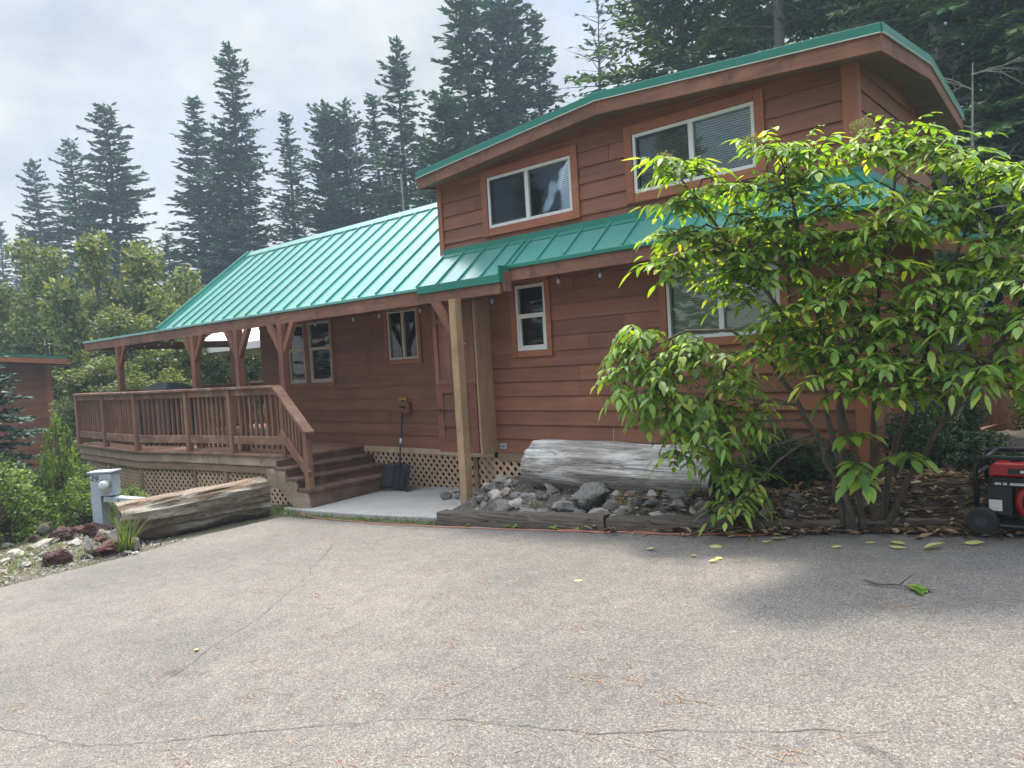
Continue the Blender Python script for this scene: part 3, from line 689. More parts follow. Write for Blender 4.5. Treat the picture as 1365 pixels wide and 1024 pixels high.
# string lights
sl_ = empty('string_lights', (-8, 5.76, 2.27)); tag(sl_, 'string of clear round bulbs hanging under the front eave boards', 'string lights')
xs = [-14.1, -13.55, -13.0, -12.5, -12.0, -10.65, -9.5, -8.35, -7.54, -7.03, -6.3, -5.19, -4.39, -3.9, -3.38, -2.75]
cb = MB(); pts = []
for a, b in zip(xs, xs[1:]):
    for k in range(6):
        t_ = k/6; x = a+(b-a)*t_; top = 2.285 if x < -5.0 else 2.40
        pts.append((x, 5.76 if x < -5 else 5.86, top-.04*sin(pi*t_)))
cb.tube(pts, .0045, 5); part('cable', cb, M['black'], sl_)
for x in xs:
    y = 5.76 if x < -5 else 5.86; top = 2.285 if x < -5.0 else 2.40
    k = MB(); k.tube([(x, y, top), (x, y, top-.035)], [.013, .015], 8); so_ = part('socket', k, M['black'], sl_)
    k = MB(); k.tube([(x, y, top-.036), (x, y, top-.05), (x, y, top-.068), (x, y, top-.085), (x, y, top-.094)], [.009, .016, .021, .014, .004], 10); part('bulb', k, M['bulb'], so_, True)

# ------------------------------------------------------------------ deck
deck = empty('deck', (-12, 6.5, -.5)); tag(deck, 'weathered raised wooden deck with baluster railing and lattice skirt under the porch roof', 'deck')
DK = [(-8.9, 5.55), (-11.2, 5.29), (-12.5, 5.03), (-15.5, 5.2)]
fl = MB(); top = .49
poly = [(-8.75, 6.72), (-8.75, 5.56)]+DK+[(-15.5, 8.9), (-11.43, 8.9), (-11.43, 6.72)]
fl.prism([V((x, y, top)) for x, y in poly], (0, 0, -.035)); part('floor', fl, M['deckx'], deck, bevel=.004)
def rimrun(pts, off, z0, z1, th, m, name):
    for a, b in zip(pts, pts[1:]):
        A = V((*a, 0)); B = V((*b, 0)); d = (B-A).normalized(); nn = V((-d.y, d.x, 0))
        if nn.y < 0: nn = -nn
        mb = MB(); mb.obox((A+B)/2+nn*(off+th/2)+V((0, 0, (z0+z1)/2)), (B-A)/2-d*.002, nn*th/2, (0, 0, (z1-z0)/2)); part(name, mb, M[m], deck, bevel=.004)
DKL = DK+[(-15.5, 8.9)]
rimrun(DK, .03, .315, .453, .035, 'rim', 'rim_board'); rimrun(DK, .045, .20, .313, .035, 'rimlow', 'lower_rim_board')
for z0, z1, m, nm_ in ((.315, .453, 'rim', 'rim_board'), (.20, .313, 'rimlow', 'lower_rim_board')):
    t = MB(); t.box(-15.47, -15.435, 5.25, 8.9, z0, z1); part(nm_, t, M[m], deck)
    t = MB(); t.box(-8.99, -8.955, 5.60, 6.70, z0, z1); part(nm_, t, M[m], deck)
for a, b in zip(DK, DK[1:]):
    a2 = (a[0], a[1]+.085); b2 = (b[0], b[1]+.085)
    part('lattice_skirt', lattice(b2, a2, lz(b2, a2, -.02), .20), M['lattice'], deck)
part('lattice_skirt', lattice((-15.45, 8.9), (-15.45, 5.3), lz((-15.45, 8.9), (-15.45, 5.3)), .20, .12), M['lattice'], deck)
for (x, y) in ((-8.93, 5.60), (-11.2, 5.35), (-12.5, 5.09), (-10.4, 5.43), (-14, 5.17), (-15.42, 5.26)):
    t = MB(); t.box(x-.045, x+.045, y, y+.09, G(x, y)-.05, .20); part('skirt_post', t, M['rimlow'], deck)
t = MB(); t.prism([V((x, y, -.7)) for x, y in [(-8.95, 6.1), (-11.2, 5.75), (-12.5, 5.5), (-15.2, 5.6), (-15.2, 8.7), (-9, 8.7)]], (0, 0, .85)); part('shade_backing', t, M['dark'], deck)  # dark block below the deck, shade put into its colour
RP = [(-8.95, 5.57), (-10.11, 5.44), (-11.2, 5.32), (-12.46, 5.07), (-13.95, 5.15), (-15.45, 5.24)]
for x, y in RP:
    t = MB(); t.box(x-.043, x+.043, y-.043, y+.043, .32 if False else .455, 1.405); part('rail_post', t, M['deckv'], deck, bevel=.005)
def railrun(pts, bal=True):
    for a, b in zip(pts, pts[1:]):
        A = V((*a, 0)); B = V((*b, 0)); L = (B-A).length; d = (B-A)/L; nn = V((-d.y, d.x, 0))
        if nn.y < 0: nn = -nn
        for nm_, z0, z1, wdt, off in (('cap_rail', 1.408, 1.445, .135, 0), ('top_rail', 1.315, 1.405, .036, .0), ('bottom_rail', .62, .74, .036, 0)):
            e = -.043 if nm_ == 'cap_rail' else .045
            mb = MB(); mb.obox((A+B)/2+nn*off+V((0, 0, (z0+z1)/2)), d*(L/2-e-(.0425 if nm_ == 'cap_rail' else 0)), nn*wdt/2, (0, 0, (z1-z0)/2)); part(nm_, mb, M['deckx'], deck, bevel=.005)
        if bal:
            k = int(round((L-.09)/.118))
            for i in range(1, k):
                p = A+d*(.045+(L-.09)*i/k)+nn*.036+V((rnd.gauss(0, .003), 0, 0)); mb = MB(); mb.obox(p+V((0, 0, .985)), d*.0175, nn*.0175, (0, 0, .425)); part('baluster', mb, M['deckv'], deck)
railrun(RP); railrun([RP[-1], (-15.45, 7.0)]); railrun([(-15.45, 7.0), (-15.45, 8.8), (-10.6, 8.8)], False)

# steps down from the deck to the slab
st = empty('wooden_steps', (-8.1, 5.7, -.1)); tag(st, 'brown wooden steps climbing from the concrete slab to the deck', 'steps')
for i, (xn, z) in enumerate(((-8.02, .12), (-8.27, .243), (-8.52, .366))):
    t = MB(); t.box(xn-.29, xn, 5.28, 6.71, z-.04, z); part('tread', t, M['steps'], st, bevel=.005)
    t = MB(); t.box(xn-.05, xn-.025, 5.31, 6.70, z-.17 if i else -.17, z-.041); part('riser', t, M['steps'], st)
t = MB(); t.box(-8.80, -8.775, 5.31, 6.70, .325, .452); part('riser', t, M['steps'], st)
for y in (5.285, 6.67):
    t = MB(); t.prism([V((x, y, z)) for x, z in ((-8.03, -.19), (-8.08, .079), (-8.30, .079), (-8.31, .202), (-8.55, .202), (-8.56, .325), (-9.0, .325), (-9.0, .12), (-8.7, .08), (-8.3, -.19))], (0, .035, 0)); part('stringer', t, M['rim'] if y < 6 else M['steps'], st)
t = MB(); t.box(-8.115, -8.03, 5.285, 5.37, .121, .84); part('newel_post', t, M['deckv'], st, bevel=.005)
for nm_, za, zb, h, wdt in (('hand_rail', 1.42, .84, .04, .13), ('upper_rail', 1.35, .78, .09, .036), ('lower_rail', .80, .30, .12, .036)):
    t = MB(); t.beam((-8.90, 5.46 if nm_ == 'hand_rail' else 5.48, za), (-7.95 if nm_ == 'hand_rail' else -8.02, 5.285 if nm_ == 'hand_rail' else 5.30, zb), wdt, h); part(nm_, t, M['fascia'] if nm_ != 'hand_rail' else M['deckx'], st, bevel=.005)
for i in range(1, 8):
    x = -8.90+.88*i/8; t = MB(); zc = 1.08-.54*i/8; yb = 5.51-.18*i/8; t.box(x-.016, x+.016, yb, yb+.03, zc-.31, zc+.26); part('baluster', t, M['deckv'], st)

# barbecue under its cover
bq = MB(); gx0, gx1, gy0, gy1 = -13.75, -12.55, 5.62, 6.2
def ring(z, e, f): return [V((gx0-e, gy0-f, z)), V((gx1+e, gy0-f, z)), V((gx1+e, gy1+f, z)), V((gx0-e, gy1+f, z))]
R_ = [ring(.53, .05, .03), ring(.9, .02, .0), ring(1.30, .03, .02), ring(1.36, .0, .0), ring(1.44, -.12, -.04), ring(1.52, -.22, -.14), ring(1.555, -.42, -.22)]
for a, b in zip(R_, R_[1:]):
    for i in range(4): bq.quad(a[i], a[(i+1) % 4], b[(i+1) % 4], b[i])
bq.poly(R_[-1]); g = empty('barbecue', (-13.15, 5.9, .49)); tag(g, 'barbecue grill under a black fitted cover on the deck', 'barbecue')
part('cover', bq, M['blackcloth'], g, bevel=.03)
for x in (gx0+.08, gx1-.08):
    for y in (gy0+.07, gy1-.07):
        t = MB(); t.tube([(x, y, .49), (x, y, .56)], .03, 10); part('caster', t, M['black'], g)

# pop-up canopy beyond the deck
cp = empty('canopy', (-17.9, 11.5, -.6)); tag(cp, 'white peaked fabric canopy standing beyond the far side of the deck', 'canopy')
t = MB(); cx0, cx1, cy0, cy1, zc = -19.95, -15.9, 9.5, 13.5, 2.42
pk = V(((cx0+cx1)/2, (cy0+cy1)/2, 3.75)); cs = [V((cx0, cy0, zc)), V((cx1, cy0, zc)), V((cx1, cy1, zc)), V((cx0, cy1, zc))]
for i in range(4): t.prism([cs[i], cs[(i+1) % 4], pk], (0, 0, -.012))
part('fabric_top', t, M['white'], cp)
t = MB()
for i in range(4): a, b = cs[i], cs[(i+1) % 4]; t.beam(a-V((0, 0, .09)), b-V((0, 0, .09)), .008, .17)
part('valance', t, M['white'], cp)
for c_ in cs:
    t = MB(); p = c_*1.0; p.x += .05 if p.x < -18 else -.05; p.y += .05 if p.y < 11 else -.05
    t.box(p.x-.02, p.x+.02, p.y-.02, p.y+.02, G(p.x, p.y)-.05, zc-.02); part('leg', t, M['steel'], cp)

# ------------------------------------------------------------------ conifers
def conifer(seed, H, Rm, base=.08, whorls=46, droop=.25, tl=.24, tw=.07, step=.13, top_bare=0., sparse=1., power=.8, upt=.5, gap=0.):
    r = random.Random(seed); cr = MB(); tk = MB()
    bend = [V((r.gauss(0, .05), r.gauss(0, .05), 0)) for _ in range(3)]
    axis = lambda z: V((bend[0].x*sin(z*.35)+bend[1].x*z*.08, bend[0].y*sin(z*.3+1)+bend[1].y*z*.08, z))
    tk.tube([axis(H*i/14) for i in range(15)], [max(.012, H*.0125*(1-i/14.3)) for i in range(15)], 8)
    z = H*base; dzs = H*(1-base)/whorls
    def tufts(p, d, n, L):
        k = max(1, int(L/(tl*.5)))
        for q in range(k):
            c = p+d*(L*(q+.3)/k)
            dd = (d+V((r.gauss(0, .28), r.gauss(0, .28), r.gauss(-.03, .25)))).normalized()
            s = dd.cross(V((r.gauss(0, .6), r.gauss(0, .6), 1))).normalized()
            l = tl*r.uniform(.7, 1.3); w_ = tw*r.uniform(.7, 1.3)
            cr.quad(c-dd*l*.25, c+dd*l*.2+s*w_, c+dd*l*.85, c+dd*l*.2-s*w_)
    while z < H-.12:
        t = (z-H*base)/(H*(1-base)); L0 = Rm*max(.02, (1-t))**power+.10
        nb = r.choice((5, 6, 6, 7)) if t < .9 else 5
        a0 = r.uniform(0, 6.28)
        lump = r.uniform(.60, 1.2)
        for k in range(nb):
            if r.random() < gap: continue
            az = a0+k*6.283/nb+r.gauss(0, .22); L = L0*lump*r.uniform(.62, 1.12)
            if r.random() < .06: L *= 1.25
            hd = V((cos(az), sin(az), 0)); p0 = axis(z+r.uniform(-.5, .5)*dzs)
            rise = -.12+upt*t*1.2+r.gauss(0, .09); dr = droop*(1-t*.6)
            P = lambda s: p0+hd*s+V((0, 0, s*rise-dr*s*s/max(.6, Rm)*.9+.35*dr*max(0, s-.75*L)))
            tk.tube([P(0), P(L*.5), P(L*.97)], [.012+.010*L, .008+.005*L, .003], 4, False)
            bare = t > 1-top_bare
            s = L*(.12 if t > .5 else .2)
            while s < L:
                if bare and r.random() < .8: s += step; continue
                p = P(s); f = (P(s+.05)-P(s)).normalized(); sd_ = f.cross(V((0, 0, 1))).normalized()
                wl = (.12+.58*(1-s/L)*min(1, L/1.2))*min(1.25, .35+L*.45)*r.uniform(.6, 1.2)
                for sg_ in (-1, 1):
                    if r.random() > sparse: continue
                    dd = (f*.75+sd_*sg_*.75+V((0, 0, r.gauss(-.10, .16)))).normalized()
                    tufts(p, dd, None, wl)
                if r.random() < .6: tufts(p, (f+V((0, 0, r.gauss(.1, .3)))).normalized(), None, tl*.6)
                s += step*r.uniform(.7, 1.3)
            tufts(P(L*.9), (P(L)-P(L*.9)).normalized(), None, tl*.9)
        z += dzs*r.uniform(.6, 1.4)
    tufts(axis(H-.25), V((0, 0, 1)), None, .3); tufts(axis(H-.5), V((.3, 0, 1)).normalized(), None, .3)
    return tk.mesh('trunk_mesh'), cr.mesh('crown_mesh')
PROTO = {
 'slim': conifer(1, 18, 2.1, .05, 64, .22, .22, .062, .105, power=.85),
 'full': conifer(2, 18, 3.1, .05, 60, .30, .24, .068, .11, power=.72),
 'round': conifer(3, 18, 2.8, .05, 58, .20, .24, .07, .11, power=.55, upt=.7, gap=.06),
 'ragged': conifer(4, 18, 2.6, .12, 50, .34, .24, .066, .11, power=.8, gap=.12),
 'bare': conifer(5, 18, 2.6, .2, 36, .15, .23, .062, .12, top_bare=.38, power=.6, gap=.18),
 'near': conifer(6, 18, 3.4, .10, 42, .42, .17, .045, .11, power=.5, gap=.05),
 'near2': conifer(8, 18, 3.3, .16, 38, .50, .17, .045, .11, power=.45, gap=.10),
}
def plant_conifer(kind, x, y, h, hw, label, nm='conifer_tree', m='needle', rot=None, tm='bark', group='conifers on the slope behind the cabin', zb=None):
    tk, cr = PROTO[kind]
    zb = G(x, y)-.1 if zb is None else zb
    t = empty(nm, (x, y, zb), U(0, 6.28) if rot is None else rot); tag(t, label, 'tree', group)
    base = {'slim': 2.1, 'full': 3.1, 'round': 2.8, 'ragged': 2.6, 'bare': 2.6, 'near': 3.4, 'near2': 3.3}[kind]
    t.scale = (hw/base, hw/base, h/18)
    link('trunk', tk, M[tm], t)
    c = link('crown', cr, M[m], t)
    if c.data.materials[0] != M[m]:
        c.material_slots[0].link = 'OBJECT'; c.material_slots[0].material = M[m]
    return t
TREES = [
 ('A', 'ragged', -69.8, 19.0, 16.0, 1.9, 'thin hazy conifer at the far left edge of the tree line'),
 ('A2', 'slim', -66.3, 19.4, 14.9, 1.7, 'second thin hazy conifer from the left edge, shorter than its neighbour'),
 ('B', 'full', -56.2, 17.5, 17.5, 2.6, 'small pointed conifer left of the two big left hand conifers'),
 ('C', 'full', -54.3, 19.2, 18.7, 2.9, 'narrow conifer tucked against the left side of the big broad conifer'),
 ('D', 'full', -47.2, 18.8, 19.0, 3.6, 'broad dark cone shaped conifer above the yellowish bushes at left'),
 ('D2', 'ragged', -47.7, 22.2, 11.7, 2.2, 'low conifer in the gap left of the tallest pointed conifer'),
 ('E', 'slim', -43.1, 22.3, 19.0, 2.7, 'conifer with drooping layered boughs just left of the tallest pointed one'),
 ('F', 'full', -38.6, 22.2, 20.8, 2.9, 'tallest pointed conifer rising over the left end of the green roof'),
 ('F2', 'full', -41.2, 22.5, 16.0, 2.5, 'dense conifer filling in below the tallest pointed conifer'),
 ('G', 'slim', -39.0, 25.8, 17.8, 2.0, 'slim separate conifer right of the tallest pointed one'),
 ('H', 'round', -33.1, 24.3, 16.5, 2.1, 'soft edged conifer with twin tip, left half of the pair above the roof ridge'),
 ('H2', 'round', -32.9, 25.3, 16.7, 2.2, 'soft edged conifer, right half of the pair above the roof ridge'),
 ('I', 'slim', -32.7, 27.3, 17.5, 2.1, 'small pointed conifer beside the two bare snags'),
 ('J', 'ragged', -28.5, 25.6, 18.8, 2.3, 'tall ragged conifer with pale bare trunk left of the loft roof'),
 ('J2', 'full', -26.9, 25.6, 13.6, 2.4, 'low conifer showing just above the left end of the loft roof'),
 ('K', 'ragged', -22.4, 24.2, 19.2, 3.3, 'big bushy conifer behind the loft roof, leftmost of the tall clump'),
 ('K2', 'round', -21.7, 26.2, 19.5, 2.8, 'tall conifer in the middle of the clump behind the loft roof'),
 ('K3', 'slim', -21.9, 28.6, 18.7, 2.5, 'conifer on the right edge of the clump behind the loft roof'),
 ('K4', 'round', -21.2, 21.4, 13.2, 2.2, 'lower bushy conifer in front of the tall clump behind the loft roof'),
 ('L', 'bare', -19.2, 29.7, 18.7, 2.4, 'thin topped half bare pine standing alone above the loft roof peak'),
]
for k, kind, x, y, h, hw, lab in TREES: plant_conifer(kind, x, y, h, hw*(1.25 if k[0] == 'K' else 1.45), lab)
NEAR = [('near', -10.1, 20.3, 18.3, 4.3, 'large fir whose bough tips reach out over the loft roof at right'),
 ('near2', -7.0, 19.1, 19.0, 3.8, 'large fir with pale trunk right above the middle of the loft roof'),
 ('near', -5.6, 22.6, 19.8, 4.2, 'dark fir behind the right hand corner of the loft roof'),
 ('near2', -3.2, 17.6, 17.5, 3.6, 'big fir with dark bare trunk just right of the loft roof'),
 ('near', -1.5, 17.9, 16.4, 3.6, 'dark fir at the right edge of the photo behind the shrub'),
 ('near', .6, 21.8, 17.7, 4.0, 'fir mostly outside the right edge of the photo'),
 ('near', -10.9, 27.3, 20.2, 4.3, 'fir in the second row behind the loft roof, left of the pale trunk'),
 ('near', -4.5, 30.4, 19.0, 4.6, 'fir in the second row right of the loft roof'),
 ('near', -8.2, 31.1, 19.0, 4.6, 'fir in the second row hidden behind the loft roof ridge'),
 ('near', -1.5, 28.5, 17.2, 4.6, 'fir in the second row near the right edge')]
for kind, x, y, h, hw, lab in NEAR: plant_conifer(kind, x, y, h, hw, lab, 'fir_tree', 'needle2', group='firs behind the right end of the cabin', tm='paletrunk' if 'pale trunk' in lab else 'bark')
# dead snags
for i, (x, y, h) in enumerate(((-31.9, 25.0, 15.6), (-31.6, 25.05, 15.5))):
    mb = MB(); z = 0; b = G(x, y)-.1
    mb.tube([V((x+.03*sin(k), y, b+h*k/8)) for k in range(9)], [.11-.010*k for k in range(9)], 7)
    for k in range(24):
        z = b+h*(.55+.44*k/24); a = U(0, 6.28); L = U(.12, .4); mb.tube([(x, y, z), (x+cos(a)*L, y+sin(a)*L, z+U(-.02, .08))], [.018, .006], 4)
    single('dead_tree', mb, M['bark'], (x, y, b), ['left of two bare dead poles sticking up between the conifers', 'right of two bare dead poles sticking up between the conifers'][i], 'dead tree', 'bare snags')
mb = MB(); x, y = -27.2, 24.2; mb.tube([V((x+.05*sin(k*1.3), y, -.5+k*1.42)) for k in range(9)], [.13-.011*k for k in range(9)], 8)
single('dead_tree', mb, M['paletrunk'], (x, y, -.5), 'pale bare trunk standing left of the loft roof', 'dead tree')
mb = MB(); x, y = -17.8, 19.6; mb.tube([V((x+.05*sin(k*1.3), y, -.5+k*1.22)) for k in range(9)], [.085-.008*k for k in range(9)], 8)
single('dead_tree', mb, M['paletrunk'], (x, y, -.5), 'thin pale dead trunk in front of the bushy clump behind the loft roof', 'dead tree')
# bare lichen hung boughs beside the loft
mb = MB(); bs = V((-2.3, 15.2, G(-2.3, 15.2)))
def twig(p, d, L, rad, lev, r):
    pts = [p]; k = 6
    for i in range(k):
        d = (d+V((r.gauss(0, .18), r.gauss(0, .18), -.10+r.gauss(0, .12)))).normalized(); p = p+d*L/k; pts.append(p)
        if lev and r.random() < .85: twig(p, (d+V((r.gauss(0, .8), r.gauss(0, .8), r.gauss(-.15, .5)))).normalized(), L*r.uniform(.3, .6), rad*.55, lev-1, r)
    mb.tube(pts, [rad*(1-.8*i/k) for i in range(k+1)], 4, False)
rr = random.Random(12)
mb.tube([bs, bs+V((.1, 0, 3)), bs+V((0, .1, 4.6)), bs+V((.05, .1, 6.0))], [.04, .035, .025, .01], 8)
for i in range(11):
    a = rr.uniform(0, 6.28); twig(bs+V((.03, .05, rr.uniform(2.2, 5.8))), V((cos(a), sin(a)*.7-.2, .25)).normalized(), rr.uniform(.9, 1.9), .014, 2, rr)
single('dead_tree', mb, M['deadtwig'], bs, 'small dead tree of pale lichen covered twigs right of the loft', 'dead tree')

# ------------------------------------------------------------------ broadleaf bushes behind the deck
def leafcloud(seed, n, H, R, ll, lw, lumps=26, base=.1):
    r = random.Random(seed); cr = MB(); tk = MB(); cs_ = []
    for i in range(lumps):
        t = (i+.5)/lumps; a = i*2.4+r.uniform(-.4, .4); zz = H*(base+(1-base)*t*r.uniform(.85, 1.02))
        prof = sqrt(max(.02, 1-(abs(zz/H-.38)/.66)**2)); rad = R*prof*r.uniform(.45, .95)
        cs_.append((V((cos(a)*rad, sin(a)*rad, zz)), R*r.uniform(.20, .36)*(.55+.45*prof)))
    for c, q in cs_:
        p0 = V((r.gauss(0, .08), r.gauss(0, .08), 0)); m_ = V((c.x*.35, c.y*.35, c.z*.55)); tk.tube([p0, m_, c], [.045, .03, .008], 5, False)
        for k in range(3):
            d = V((r.gauss(0, 1), r.gauss(0, 1), r.gauss(.5, 1))).normalized(); tk.tube([m_.lerp(c, .6), c+d*q*.9], [.012, .004], 4, False)
    tot = sum(q*q for c, q in cs_)
    for c, q in cs_:
        for k in range(int(n*q*q/tot)):
            d = V((r.gauss(0, 1), r.gauss(0, 1), r.gauss(0, 1))).normalized(); rr_ = q*(r.random()**.45)*r.uniform(.8, 1.15)
            p = c+V((d.x*rr_, d.y*rr_, d.z*rr_*1.15)); dd = (d*.6+V((r.gauss(0, .6), r.gauss(0, .6), r.gauss(-.1, .6)))).normalized()
            s = dd.cross(V((r.gauss(0, 1), r.gauss(0, 1), r.gauss(0, 1)))).normalized(); l = ll*r.uniform(.6, 1.3); w_ = lw*r.uniform(.7, 1.3)
            cr.quad(p, p+dd*l*.45+s*w_, p+dd*l, p+dd*l*.45-s*w_)
    return tk.mesh('stems_mesh'), cr.mesh('leaves_mesh')
BP = [leafcloud(31, 15000, 5, 1.6, .12, .032), leafcloud(32, 15000, 5, 1.5, .12, .032, 32), leafcloud(33, 15000, 5, 1.7, .13, .035, 22)]
def plant_bush(i, x, y, h, hw, label, m='willow', nm='broadleaf_tree', cat='tree', group='yellow green broadleaf trees behind the deck', zb=None, BPS=None, H=5, R=1.6):
    tk, cr = (BPS or BP)[i % len(BPS or BP)]; t = empty(nm, (x, y, (G(x, y)-.05) if zb is None else zb), U(0, 6.28)); tag(t, label, cat, group)
    t.scale = (hw/R, hw/R, h/H)
    link('stems', tk, M['stem'], t); c = link('leaves', cr, M[m], t)
    if c.data.materials[0] != M[m]: c.material_slots[0].link = 'OBJECT'; c.material_slots[0].material = M[m]
    return t
BUSH = [(-30.2, 8.3, 5.9, 2.2, 'leftmost pale green broadleaf tree below the thin far conifers'),
 (-26.9, 8.4, 6.7, 2.1, 'rounded yellowish tree second from the left behind the green roofed shed'),
 (-23.3, 8.9, 6.5, 2.0, 'tallest yellow tipped broadleaf tree in front of the broad dark conifer'),
 (-22.0, 10.1, 5.5, 1.7, 'yellow green tree next to the left corner of the porch roof'),
 (-22.0, 9.9, 4.8, 1.6, 'dense broadleaf tree between the shed and the porch roof corner'),
 (-19.6, 8.5, 4.2, 1.5, 'broadleaf tree just left of the first porch post'),
 (-27.4, 6.6, 5.0, 1.7, 'broadleaf tree directly behind the shed roof edge'),
 (-18.6, 7.1, 2.75, 1.5, 'leafy tree seen between the first two porch posts'),
 (-20.6, 15.0, 3.0, 1.6, 'leafy tree seen below the white canopy'),
 (-19.6, 15.2, 4.6, 1.9, 'leafy tree behind the white canopy'),
 (-22.2, 12.2, 4.9, 1.8, 'broadleaf tree at the left rake of the green roof'),
 (-18.9, 6.6, 2.5, .75, 'low leafy tree between the shed corner and the deck railing'),
 (-17.0, 7.4, 2.5, .95, 'small leafy tree touching the left end of the deck railing'),
 (-17.2, 6.2, 1.7, .6, 'shaded leafy bush left of the deck corner'),
 (-15.5, 16.0, 5.2, 2.2, 'leafy tree behind the main roof, seen through the porch beyond the canopy')]
for i, (x, y, h, hw, lab) in enumerate(BUSH): plant_bush(i, x, y, h, hw, lab)

# spruce in front of the shed
PROTO['spruce'] = conifer(9, 3.3, 1.15, .04, 17, .25, .10, .024, .035, power=.7, upt=.4, gap=.0)
t = empty('spruce_tree', (-14.4, 3.40, G(-14.4, 3.4)-.05)); tag(t, 'young blue green spruce at the left edge in front of the shed', 'tree')
link('trunk', PROTO['spruce'][0], M['bark'], t); link('crown', PROTO['spruce'][1], M['spruce'], t)

# shed at left
sh = empty('shed', (-22.5, 7.5, -.6)); tag(sh, 'small reddish brown shed with green metal roof at the left edge', 'shed')
sx, sy0, sy1 = -21.4, 4.2, 9.6
part('wall', lap((sx, 0, 0), (0, 1, 0), (1, 0, 0), sy0, 6.68, -.7, 2.32, .19, (), 41), M['siding_side'], sh)
part('wall', lap((0, 6.68, 0), (-1, 0, 0), (0, 1, 0), -sx, 25., -.7, 2.32, .19, (), 42), M['siding'], sh)
part('wall', lap((0, sy0, 0), (1, 0, 0), (0, -1, 0), -25., sx, -.7, 2.32, .19, (), 43), M['siding'], sh)
part('wall', lap((-25, 0, 0), (0, -1, 0), (-1, 0, 0), -6.68, -sy0, -.7, 2.32, .19, (), 44), M['siding_side'], sh)
t = MB(); t.box(sx-.02, sx+.03, 6.55, 6.70, -.7, 2.30); part('corner_trim', t, M['trimv'], sh, bevel=.005)
t = MB(); t.prism([V((-25.4, 4.0, 2.72)), V((-20.95, 4.0, 2.56)), V((-20.95, 6.95, 2.30)), V((-25.4, 6.95, 2.46))], (0, 0, .05)); part('roof', t, M['rooftrim'], sh)
t = MB(); t.beam((-20.94, 4.0, 2.48), (-20.94, 6.97, 2.22), .035, .13); part('fascia_board', t, M['trim'], sh)
t = MB(); t.beam((-25.4, 6.96, 2.36), (-20.92, 6.96, 2.20), .035, .13); part('fascia_board', t, M['trim'], sh)

# ------------------------------------------------------------------ the big shrub
BL=[(-3.05,5.18,1.77,0.18),(-3.14,5.08,1.54,0.21),(-2.82,5.23,1.58,0.26),(-2.92,5.13,1.29,0.26),(-2.65,5.23,1.17,0.29),(-2.84,5.19,0.97,0.21),(-2.48,5.23,0.94,0.25),(-2.34,5.21,0.67,0.16),(-2.30,5.10,0.45,0.11),(-2.47,5.26,1.39,0.23),(-2.31,5.39,1.15,0.17),(-3.21,5.02,1.46,0.11),(-2.41,4.59,2.83,0.11),(-2.31,4.66,2.64,0.19),(-2.20,4.77,2.75,0.15),(-2.13,4.95,2.51,0.18),(-2.32,4.64,2.38,0.19),(-2.34,4.48,2.17,0.13),(-2.19,4.75,2.22,0.20),(-2.06,5.00,2.32,0.18),(-1.87,4.92,2.90,0.14),(-1.81,4.96,2.73,0.18),(-1.66,5.10,2.84,0.13),(-1.99,4.94,2.63,0.15),(-1.71,5.05,2.56,0.19),(-1.49,5.10,2.46,0.18),(-1.77,4.99,2.38,0.20),(-1.28,5.30,2.91,0.15),(-1.36,5.23,2.82,0.12),(-1.09,5.33,2.81,0.16),(-0.94,5.46,2.80,0.11),(-1.13,5.28,2.58,0.16),(-0.94,5.32,2.59,0.19),(-0.76,5.34,2.52,0.17),(-0.64,5.44,2.46,0.15),(-0.61,5.32,2.22,0.17),(-0.80,5.30,2.29,0.16),(-1.02,5.23,2.33,0.17),(-1.26,5.16,2.31,0.17),(-2.08,4.96,1.99,0.25),(-1.77,4.97,2.12,0.24),(-1.52,5.06,2.14,0.23),(-1.27,5.14,2.06,0.23),(-1.03,5.21,2.00,0.22),(-0.80,5.28,2.02,0.20),(-0.60,5.18,1.92,0.17),(-1.89,4.99,1.79,0.23),(-1.63,5.08,1.82,0.25),(-1.35,5.06,1.75,0.24),(-1.11,5.13,1.68,0.23),(-0.88,5.20,1.71,0.23),(-0.63,5.02,1.64,0.19),(-1.71,5.00,1.55,0.18),(-1.43,4.98,1.49,0.22),(-1.19,5.05,1.45,0.21),(-0.96,5.12,1.40,0.19),(-0.72,5.06,1.41,0.17),(-0.58,5.05,1.36,0.14),(-2.05,5.10,1.60,0.19),(-1.52,5.02,1.28,0.10),(-1.29,5.09,1.22,0.09),(-1.10,5.12,1.29,0.10),(-.45,5.1,1.8,.22),(-.4,5.2,2.2,.2),(-.35,5.15,1.5,.2),(-.2,5.3,2.45,.22),(-.1,5.3,1.95,.24),(.1,5.5,2.5,.22),(.2,5.5,2.0,.25),(.0,5.4,1.55,.2),(.45,5.6,2.2,.22)]
eb = MB(); es = MB(); er = random.Random(77)
def leaflet(mb, p, d, up, L, W, droop, fold):
    s = d.cross(up)
    if s.length < 1e-3: s = d.orthogonal()
    s.normalize(); n = s.cross(d).normalized(); dn = V((0, 0, -1)); b = len(mb.v)
    f = lambda t: p+d*(L*t)+dn*(droop*L*t*t)
    mb.v.append(f(0))
    for t, w_ in ((.22, .78), (.5, 1.0), (.78, .55)):
        c = f(t); mb.v += [c-s*W*w_+n*fold*W*w_, c, c+s*W*w_+n*fold*W*w_]
    mb.v.append(f(1))
    mb.f += [(b, b+2, b+1), (b, b+3, b+2)]
    for k in (1, 4): mb.f += [(b+k, b+k+1, b+k+4, b+k+3), (b+k+1, b+k+2, b+k+5, b+k+4)]
    mb.f += [(b+7, b+8, b+10), (b+8, b+9, b+10)]
